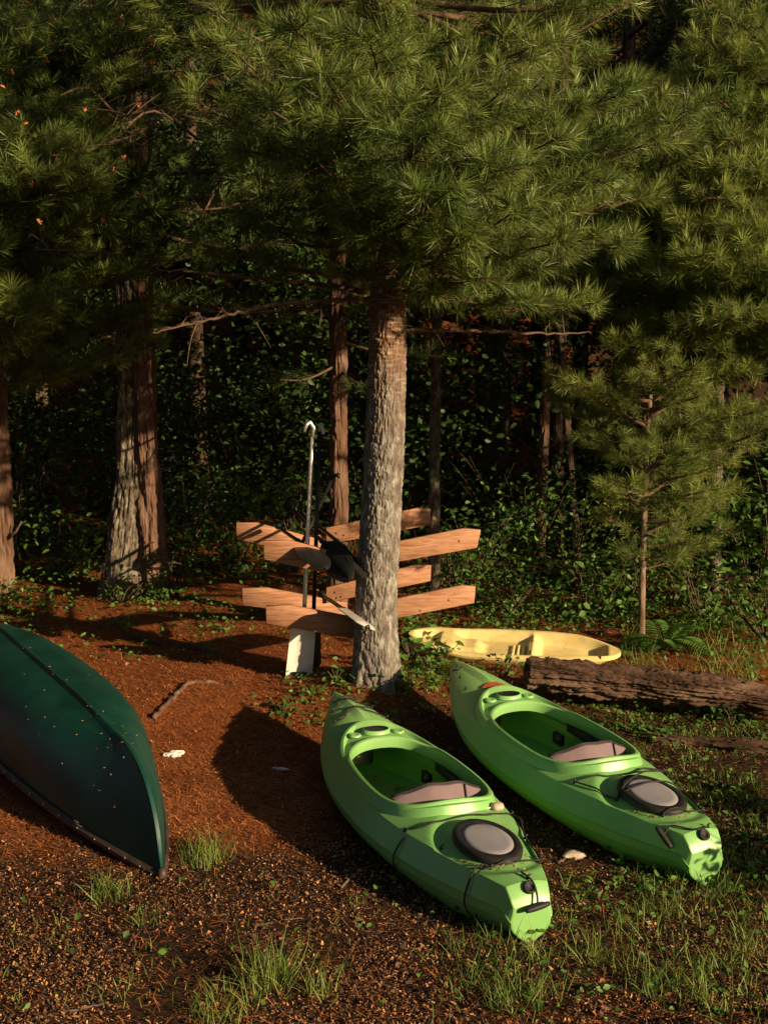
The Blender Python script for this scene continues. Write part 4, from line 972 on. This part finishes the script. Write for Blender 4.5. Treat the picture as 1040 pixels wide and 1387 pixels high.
V, F = tube([tip+ax*-.012+[0, 0, .05], tip+ax*-.016+[0, 0, .01], tip+ax*.0+[0, 0, -.006], tip+ax*.10+[0, 0, -.004]], [.018, .026, .028, .022], 8); part('end_cap', V, F, M['gunwale'], t, smooth=True)
i = int(np.argmin(np.abs(ss-.62))); p = rows[i, -1]+np.array([0, 0, .03])-sd_*.012
V, F = tube(curve([p, p-sd_*.03+[0, 0, .025], p+ax*-.05-sd_*.03+[0, 0, .02], p+ax*-.06], 12), .005, 5); part('tie_loop', V, F, M['cord'], t)
# litter that fell on the canoe
n = 70; ii = rng.integers(20, 90, n); jj = rng.integers(15, 30, n); P = rows[ii, jj]+rng.normal(0, .03, (n, 3))*[1, 1, .0]
keep = []
for k in range(n):
    d2 = ((V_ := rows[10:110, 8:30].reshape(-1, 3))[:, :2]-P[k, :2]); q = np.argmin((d2**2).sum(1)); P[k, 2] = V_[q, 2]+.014; keep.append((d2[q]**2).sum() < .02**2)
P = P[np.array(keep)]; n = len(P)
a = rng.uniform(0, 6.28, n); d = np.stack([np.cos(a), np.sin(a), 0*a], -1); B = basis(d, np.tile([0, 0, 1.], (n, 1)))*np.stack([rng.uniform(.004, .009, n), rng.uniform(.008, .022, n), np.full(n, .01)], -1)[:, None, :]
V, F, tt = inst(np.array([[-.5, -.4, 0], [.5, -.5, .1], [.4, .5, 0], [-.3, .5, .25]]), np.array([[0, 1, 2], [0, 2, 3]]), B, P, rng.random(n))
o = part('bud_scale_litter', V, F, M['chaff'], tint=tt); tagp(o, 'tan bud scales fallen on the upturned canoe', 'litter', kind='stuff')

# ------------------------------------------------------------------ pale yellow sit-on kayak
e1 = gp(840, 902); e0 = gp(560, 888); axy = e0-e1; axy[2] = 0; LY = 1.72; axy /= np.linalg.norm(axy); sy = np.array([axy[1], -axy[0], 0])  # sy points away from the camera side
if sy[1] < 0: sy = -sy
t = thing('yellow_kayak', 'pale yellow sit-on kayak lying behind the log', 'kayak', e1)
nu_, nv_ = 150, 61; U = np.linspace(0, 1, nu_)[:, None]; W_ = np.linspace(-1, 1, nv_)[None]
hw = .28*np.clip(1-np.abs(2*U-1.0)**2.6, 0, 1)**.62*np.where(U > .93, 1, 1)+.008
sheer = .165-.035*sst(.22, 0, U)+.045*sst(.7, 1, U)
rim = sst(1.0, .86, np.abs(W_))
ztop = sheer-.012*(1-rim)
inner = sst(.80, .62, np.abs(W_))
ztop = ztop-.095*inner*sst(.05, .12, U)*sst(.42, .36, U)                     # fore well
ztop = ztop-.075*inner*sst(.40, .44, U)*sst(.80, .72, U)                      # seat well
ztop = ztop+.055*sst(.50, .30, np.abs(W_))*sst(.62, .68, U)*sst(.80, .72, U)
for c in (.425, .45, .475, .50): ztop = ztop+.022*np.exp(-((U-c)/.0065)**2)*sst(.38, .30, np.abs(W_))
ztop = ztop-.05*sst(.62, .5, np.abs(W_))*sst(.84, .88, U)*sst(.98, .94, U)
bot = .02+.10*sst(.2, 0, U)**2+.05*sst(.88, 1, U)
def place(X, Z): return e1+axy*(U*LY)[..., None]+sy*(X*.96)[..., None]+np.array([0, 0, 1.])*(Z+X*.20-.01)[..., None]
top_ = place(hw*W_, ztop+0*W_)
und = place(hw*W_*.985, bot+(sheer-.03-bot)*np.abs(W_)**3.5)
V = np.concatenate([top_.reshape(-1, 3), und.reshape(-1, 3)]); Fg = grid_faces(nu_, nv_); n0 = nu_*nv_
F = [list(f) for f in Fg]+[list((f+n0)[::-1]) for f in Fg]
for i in range(nu_-1): F += [[i*nv_, n0+i*nv_, n0+(i+1)*nv_, (i+1)*nv_], [i*nv_+nv_-1, (i+1)*nv_+nv_-1, n0+(i+1)*nv_+nv_-1, n0+i*nv_+nv_-1]]
part('hull', V, F, M['yellow'], t, smooth=True, sharp=40)
for u, s in ((.10, -.93), (.33, -.93), (.60, -.93), (.25, .93)):
    i = int(u*(nu_-1)); j = int((s+1)/2*(nv_-1)); p = top_[i, j]; V, F = tube([p-[0, 0, .008], p+[0, 0, .012], p+[.01, 0, .018]], [.010, .007, .004], 6); part('deck_hook', V, F, M['black_plastic'], t)

# ------------------------------------------------------------------ rotten log
def log(name, label, a, b, r0, r1, seed, amp=.055, nu=170, nv=520):
    t = thing(name, label, 'log', (np.array(a)+np.array(b))/2)
    c = curve([a, np.array(a)*.66+np.array(b)*.34+[0, .02, .0], np.array(a)*.33+np.array(b)*.67+[0, -.03, .01], b], nv)
    H_ = np.linspace(0, np.linalg.norm(np.array(b)-a), nv); th = np.linspace(0, 2*math.pi, nu, endpoint=False); TH, HH = np.meshgrid(th, H_); cx, cy = np.cos(TH), np.sin(TH)
    rr = np.linspace(r0, r1, nv)[:, None]*(1+.55*(fbm(cx*1.3, cy*1.3, HH*2.2, seed)-.5))
    w1 = fbm(cx*2, cy*2, HH*3, seed+3)*1.5
    rr = rr+amp*(np.abs(2*noise(cx*5+w1, cy*5+w1, HH*3.0, seed+1)-1)-.5)+amp*.5*(np.abs(2*noise(cx*12, cy*12, HH*9, seed+2)-1)-.5)+amp*.45*(np.abs(2*noise(cx*16, cy*16, HH*5, seed+6)-1)-.5)+amp*.35*(noise(cx*25, cy*25, HH*45, seed+5)-.5)
    rr = rr*np.clip(np.minimum(H_/.05, 1), .0, 1)[:, None]**.35
    off = (.05*(noise(cx*3, cy*3, 0, seed+8)-.5))*sst(.12, 0, HH)
    T_, N_, B_ = frames(c)
    V = c[:, None]+rr[..., None]*(cx[..., None]*N_[:, None]+cy[..., None]*B_[:, None])+off[..., None]*T_[:, None]
    part('trunk', V.reshape(-1, 3), grid_faces(nv, nu, True), M['deadwood'], t, smooth=True)
    for k in range(26):                                # loose plates of bark and splinters
        i = int(rng.integers(20, nv-20)); j = int(rng.integers(0, nu)); p = V[i, j]
        if p[2] < c[i, 2]-.02: continue
        nrm = p-c[i]; nrm /= np.linalg.norm(nrm); L_ = rng.uniform(.05, .22); q = T_[i]+rng.normal(0, .07, 3); s = np.cross(nrm, q); s /= np.linalg.norm(s)
        u = np.linspace(-1, 1, 7); wv = rng.uniform(.008, .022)
        pts = np.array([[p+q*L_*.5*a+s*b*wv*(1-.7*a*a)+nrm*(.004+.010*abs(a)+h) for b, h in ((-1, 0), (0, .006), (1, 0), (0, -.012))] for a in u])
        part('bark_plate', pts.reshape(-1, 3), [list(f) for f in grid_faces(7, 4, True)]+[[0, 1, 2, 3], [27, 26, 25, 24]], M['deadwood'], t)
    return t
a = at(712, 909, 8.5); b = at(1090, 952, 8.25)
log('fallen_log', 'long rotting log with rough brown bark beside the right kayak', a, b, .135, .10, 81)
a = gp(880, 1005); b = gp(1090, 1022)
log('fallen_log', 'low decayed log sunk in weeds below the long rotting log', a+[0, 0, .0], b+[0, 0, .02], .05, .06, 83, .02, 60, 220)

# ------------------------------------------------------------------ kayak rack boards on the two trees
def board(parent, pts, D0, D1, bolts=(), knots=()):
    """corners as seen, along a plane running from depth D0 (left) to D1 (right); a board 38 mm thick"""
    xs = [p[0] for p in pts]; x0, x1 = min(xs), max(xs); dep = lambda px: D0+(D1-D0)*(px-x0)/(x1-x0)
    f = np.array([at(px, py, dep(px)) for px, py in pts]); bk = f+np.array([0, .040, 0]); n = len(f)
    V = np.concatenate([f, bk]); F = [list(range(n))[::-1], [n+i for i in range(n)]]+[[i, (i+1) % n, n+(i+1) % n, n+i] for i in range(n)]
    bm = bmesh.new(); vs = [bm.verts.new(v) for v in V]; [bm.faces.new([vs[i] for i in q]) for q in F]
    bmesh.ops.recalc_face_normals(bm, faces=bm.faces); bmesh.ops.bevel(bm, geom=bm.edges[:], offset=.003, segments=1, affect='EDGES')
    V = np.array([v.co[:] for v in bm.verts]); bm.verts.index_update(); F = [[v.index for v in q.verts] for q in bm.faces]; bm.free()
    bd = part('rack_arm', V, F, M['cedar'], parent)
    for lst, nm, mt, r_, hh in ((bolts, 'bolt', 'steel', .009, .008), (knots, 'knot', 'cedar_end', .009, .0012)):
        for px, py in lst:
            p = at(px, py, dep(px))+np.array([0, -.0005, 0]); a = np.linspace(0, 2*math.pi, 10, endpoint=False)
            V = np.concatenate([p+np.stack([r_*s*np.cos(a)*(1 if nm == 'bolt' else 1.5), np.full(10, -h_), r_*s*np.sin(a)], -1) for s, h_ in ((1, 0), (.9, hh), (.02, hh*1.05))])
            part(nm, V, grid_faces(3, 10, True), M[mt], bd)
rk = thing('rack', 'pair of tilted cedar rack boards crossing behind the big pine', 'rack', at(512, 800, 8.8))
board(rk, [(505, 740), (627, 716), (651, 718), (646, 742), (505, 767)], 8.80, 8.95, knots=[(537, 748), (621, 733)])
board(rk, [(500, 818), (626, 793), (644, 795), (642, 817), (500, 845)], 8.80, 8.95, knots=[(607, 813), (568, 827)])
board(rk, [(357, 733), (392, 732), (512, 763), (512, 792), (358, 758)], 8.72, 8.84)
board(rk, [(360, 821), (392, 820), (508, 842), (508, 870), (361, 845)], 8.70, 8.84)
rk = thing('rack', 'pair of tilted cedar rack boards bolted to the slim rear trunk', 'rack', at(457, 790, 10.6))
board(rk, [(442, 715), (565, 688), (583, 690), (583, 711), (442, 738)], 10.56, 10.75, bolts=[(456, 722), (466, 725), (459, 730)])
board(rk, [(442, 796), (563, 765), (584, 766), (583, 787), (442, 817)], 10.56, 10.75, bolts=[(454, 802), (462, 808), (456, 810)])
board(rk, [(320, 708), (347, 708), (470, 741), (470, 763), (321, 731)], 10.50, 10.62)
board(rk, [(328, 797), (360, 796), (470, 817), (470, 839), (329, 820)], 10.50, 10.62)

# ------------------------------------------------------------------ paddles
def blade(c, d, nrm, L_, w_, m, parent, spoon=.02, ridge=.012, name='blade', th=.006, taper=.8, rnd=.10):
    d = np.array(d)/np.linalg.norm(d); nrm = np.array(nrm, float); nrm -= d*np.dot(nrm, d); nrm /= np.linalg.norm(nrm); s = np.cross(d, nrm)
    u = np.linspace(0, 1, 22)[:, None]; v = np.linspace(-1, 1, 13)[None]
    wf = w_*.5*np.clip(u/.16, .12, 1)**.6*(taper+(1-taper)*u)*np.clip((1-u)/rnd, 0.02, 1)**(.35 if rnd < .2 else .5)
    h = spoon*(u-.5)**2*4*0+spoon*(1-v**2)*(.4+.6*u)+ridge*np.exp(-(v/.22)**2)*(1-u)**.8
    X = c+d*(u*L_)[..., None]+s*(wf*v)[..., None]+nrm*h[..., None]
    Y = X-nrm*th
    V = np.concatenate([X.reshape(-1, 3), Y.reshape(-1, 3)]); g = grid_faces(22, 13); n0 = 22*13
    F = [list(q) for q in g]+[list((q+n0)[::-1]) for q in g]
    ed = [i*13 for i in range(22)]+[21*13+j for j in range(1, 13)]+[i*13+12 for i in range(20, -1, -1)]+[j for j in range(11, 0, -1)]
    for i in range(len(ed)): a, b = ed[i], ed[(i+1) % len(ed)]; F.append([a, b, b+n0, a+n0])
    return part(name, V, F, M[m], parent, smooth=True, sharp=50)
# aluminium canoe paddle with a white blade standing against the boards
top_, bot_ = at(423, 592, 8.87), at(411, 853, 8.87)
t = thing('paddle', 'aluminium canoe paddle with white blade standing on end in the rack', 'paddle', at(405, 921, 8.87))
V, F = tube(np.linspace(top_, bot_, 8), .0165, 10); part('shaft', V, F, M['alu'], t, smooth=True)
h = [at(412, 585, 8.85), at(415.5, 574, 8.86), at(420, 572, 8.87), at(425.5, 580, 8.87), at(425, 584, 8.87), at(423.4, 594, 8.87)]
V, F = tube(h, [.011, .016, .017, .018, .019, .017], 8); part('grip', V, F, M['alu'], t, smooth=True)
bl_ = blade(at(411.5, 845, 8.87), at(404.5, 921, 8.87)-at(411.5, 845, 8.87), (.25, -1, .1), np.linalg.norm(at(404.5, 923, 8.87)-at(411.5, 845, 8.87)), .21, 'white_plastic', t, .006, .022, taper=.92)
d_ = at(404.5, 921, 8.87)-at(411.5, 845, 8.87); d_ /= np.linalg.norm(d_); n_ = np.array([.25, -1, .1]); n_ -= d_*np.dot(n_, d_); n_ /= np.linalg.norm(n_)
V, F = box(at(405.6, 911.5, 8.87)+n_*.020, (.115, .006, .026), np.stack([np.cross(d_, n_), n_, d_], -1)); part('blade_slot', V, F, M['black_plastic'], bl_)
# dark one behind it
t = thing('paddle', 'black shafted paddle with white grip tip close behind the white bladed one', 'paddle', at(425, 905, 9.0))
V, F = tube([at(433, 584, 9.0), at(424, 858, 9.0)], .016, 8); part('shaft', V, F, M['black_plastic'], t, smooth=True)
V, F = tube(curve([at(432, 586, 9.0), at(433, 577, 9), at(436, 579, 8.98), at(438, 588, 8.97)], 10), [.008]*4+[.013]*6, 8); part('grip', V, F, M['white_plastic'], t, smooth=True)
blade(at(424, 850, 9.0), at(422, 908, 9)-at(424, 850, 9), (.6, -1, 0), .33, .17, 'black_plastic', t)
# T-grip paddle leaning across to the rear trunk
t = thing('paddle', 'black paddle with T grip leaning towards the slim rear trunk', 'paddle', at(405, 760, 9.1))
V, F = tube([at(447, 655, 9.9), at(405, 745, 9.1)], .016, 8); part('shaft', V, F, M['black_plastic'], t, smooth=True)
V, F = tube([at(443, 660, 9.88), at(450, 646, 9.9), at(458, 643, 9.85), at(459, 647, 9.83)], [.017, .020, .018, .012], 8); part('grip', V, F, M['black_rubber'], t, smooth=True)
blade(at(405, 742, 9.1), at(392, 770, 9.05)-at(405, 742, 9.1), (.4, -1, .2), .20, .15, 'black_plastic', t)
# double bladed paddles lying over the upper boards
for lab, far, nearp, tipp, nrm, m, mb, w_ in (
   ('black spoon bladed paddle with blue tipped far end on the upper boards', (375, 713, 10.4), (412, 738, 8.85), (440, 772, 8.35), (.3, -.6, .75), 'black_plastic', 'black_plastic', .25),
   ('double bladed paddle with orange collars on the upper boards', (398, 690, 10.5), (440, 738, 8.9), (476, 788, 8.30), (-.35, -.7, .6), 'black_plastic', 'black_plastic', .24),
   ('black paddle whose blade rests against the big pine trunk', (415, 700, 10.6), (468, 742, 8.9), (494, 786, 8.33), (.6, -.85, .2), 'black_plastic', 'black_rubber', .20)):
    t = thing('paddle', lab, 'paddle', at(*nearp))
    a, b, c = at(*far), at(*nearp), at(*tipp)
    V, F = tube(np.linspace(a, b, 6), .0155, 8); part('shaft', V, F, M[m], t, smooth=True)
    blade(b-(c-b)*.05, c-b, nrm, np.linalg.norm(c-b)*1.02, w_, mb, t, .022, .004, rnd=.4)
    for f in (.80, .90):
        q = a+(b-a)*f; V, F = tube([q, q+(b-a)*.018], .021, 8); part('collar', V, F, M['cedar'] if 'orange' in lab else M['black_rubber'], t, smooth=True)
    if 'blue' in lab: V, F = tube([a, a+(b-a)*.06], .022, 8); part('end_cap', V, F, M['blue_plastic'], t, smooth=True)
    else: blade(a, a-b, nrm, .42, .15, mb, t, .02)
t = thing('paddle', 'yellow shafted paddle with grey blade lying over the lower boards', 'paddle', at(455, 820, 8.7))
a, b, c = at(421, 795, 9.7), at(466, 826, 8.62), at(499, 850, 8.20)
V, F = tube(np.linspace(a, b, 6), .0155, 8); part('shaft', V, F, M['yellow_paddle'], t, smooth=True)
q = a+(b-a)*.30; V, F = tube([q, q+(b-a)*.14], .025, 8); part('drip_ring', V, F, M['black_rubber'], t, smooth=True)
blade(b-(c-b)*.05, c-b, (.55, -.25, .75), np.linalg.norm(c-b)*1.02, .19, 'grey_blade', t, .025)

# ------------------------------------------------------------------ small things on the ground
def lump(name, label, cat, p, s, m, seed, amp=.5, rz=0, freq=2.2):
    bm = bmesh.new(); bmesh.ops.create_icosphere(bm, subdivisions=3, radius=1); V = np.array([v.co[:] for v in bm.verts]); bm.verts.index_update(); F = np.array([[v.index for v in f.verts] for f in bm.faces]); bm.free()
    V = V*(1+amp*(fbm(V[:, 0]*freq+9, V[:, 1]*freq, V[:, 2]*freq, seed)-.5)[:, None]*2)*np.array(s)
    c, q = math.cos(rz), math.sin(rz); V = V @ np.array([[c, q, 0], [-q, c, 0], [0, 0, 1]])+p
    o = part(name, V, F, M[m], smooth=True, sharp=35); tagp(o, label, cat); return o
lump('flat_stone', 'pale tan flat stone between the two green kayaks', 'stone', gp(778, 1161)+[0, 0, .012], (.062, .035, .022), 'stone', 3, .35, .2)
lump('crumpled_paper', 'crumpled white scrap of paper on the orange needles', 'litter', gp(236, 1024)+[0, 0, .012], (.055, .035, .020), 'paper', 5, .9, .3, 3.4)
lump('white_scrap', 'thin white scrap lying in the kayak shadow', 'litter', gp(381, 1043)+[0, 0, .008], (.055, .014, .008), 'paper', 8, .8, -.35, 3)
def stick(name, label, cat, pts, r_, m='twig', n=20, lift=.5, side=None):
    P = np.array([gp(px, py) for px, py in pts]); c = curve(P, n); c[:, 2] = G(c[:, 0], c[:, 1])+r_*lift; c += rng.normal(0, r_*.25, c.shape)
    W = [tube(c, np.linspace(r_, r_*.6, n), 7)]
    for s in side or ():
        P = np.array([gp(px, py) for px, py in s]); q = curve(P, 8); q[:, 2] = G(q[:, 0], q[:, 1])+r_*lift; W.append(tube(q, np.linspace(r_*.7, r_*.3, 8), 6))
    V, F = join(*W); o = part(name, V, F, M[m], smooth=True); tagp(o, label, cat)
stick('tree_root', 'bent reddish root lying bare on the orange needles', 'root', [(207, 974), (232, 950), (258, 927), (285, 926), (318, 928)], .022, 'bark_red', 26, .35)
stick('fallen_pole', 'straight fallen branch in the trunk shadow on the needles', 'branch', [(170, 862), (225, 875), (300, 888)], .026, 'bark_dark', 24, .5)
stick('forked_twig', 'forked grey twig on the mulch below the near kayak', 'twig', [(462, 1205), (485, 1182), (512, 1172), (522, 1166)], .008, 'twig', 12, .8, [[(485, 1182), (476, 1168)]])
stick('dry_stick', 'long pale dry stick on the dark mulch', 'stick', [(48, 1380), (90, 1372), (146, 1360)], .007, 'twig', 12, .8)
stick('dry_stick', 'thin dry stick lying straight below the canoe tip', 'stick', [(345, 1255), (380, 1248), (412, 1244)], .005, 'twig', 10, .8)
stick('dry_stick', 'short pale stick pointing at the kayak toggle', 'stick', [(610, 1266), (630, 1260), (646, 1258)], .005, 'deadleaf' if False else 'twig', 8, .8)
stick('dry_stick', 'curved thin stick arching over the mulch between grass tufts', 'stick', [(475, 1225), (485, 1245), (505, 1265), (540, 1280), (560, 1287)], .005, 'twig', 14, .8)
stick('dry_stick', 'pale straight stick right of the far kayak stern', 'stick', [(975, 1112), (1005, 1107), (1040, 1104)], .006, 'twig', 10, .9)
stick('dry_stick', 'short tan stick beside the flat stone', 'stick', [(755, 1170), (763, 1165), (770, 1160)], .008, 'twig', 8, .8)
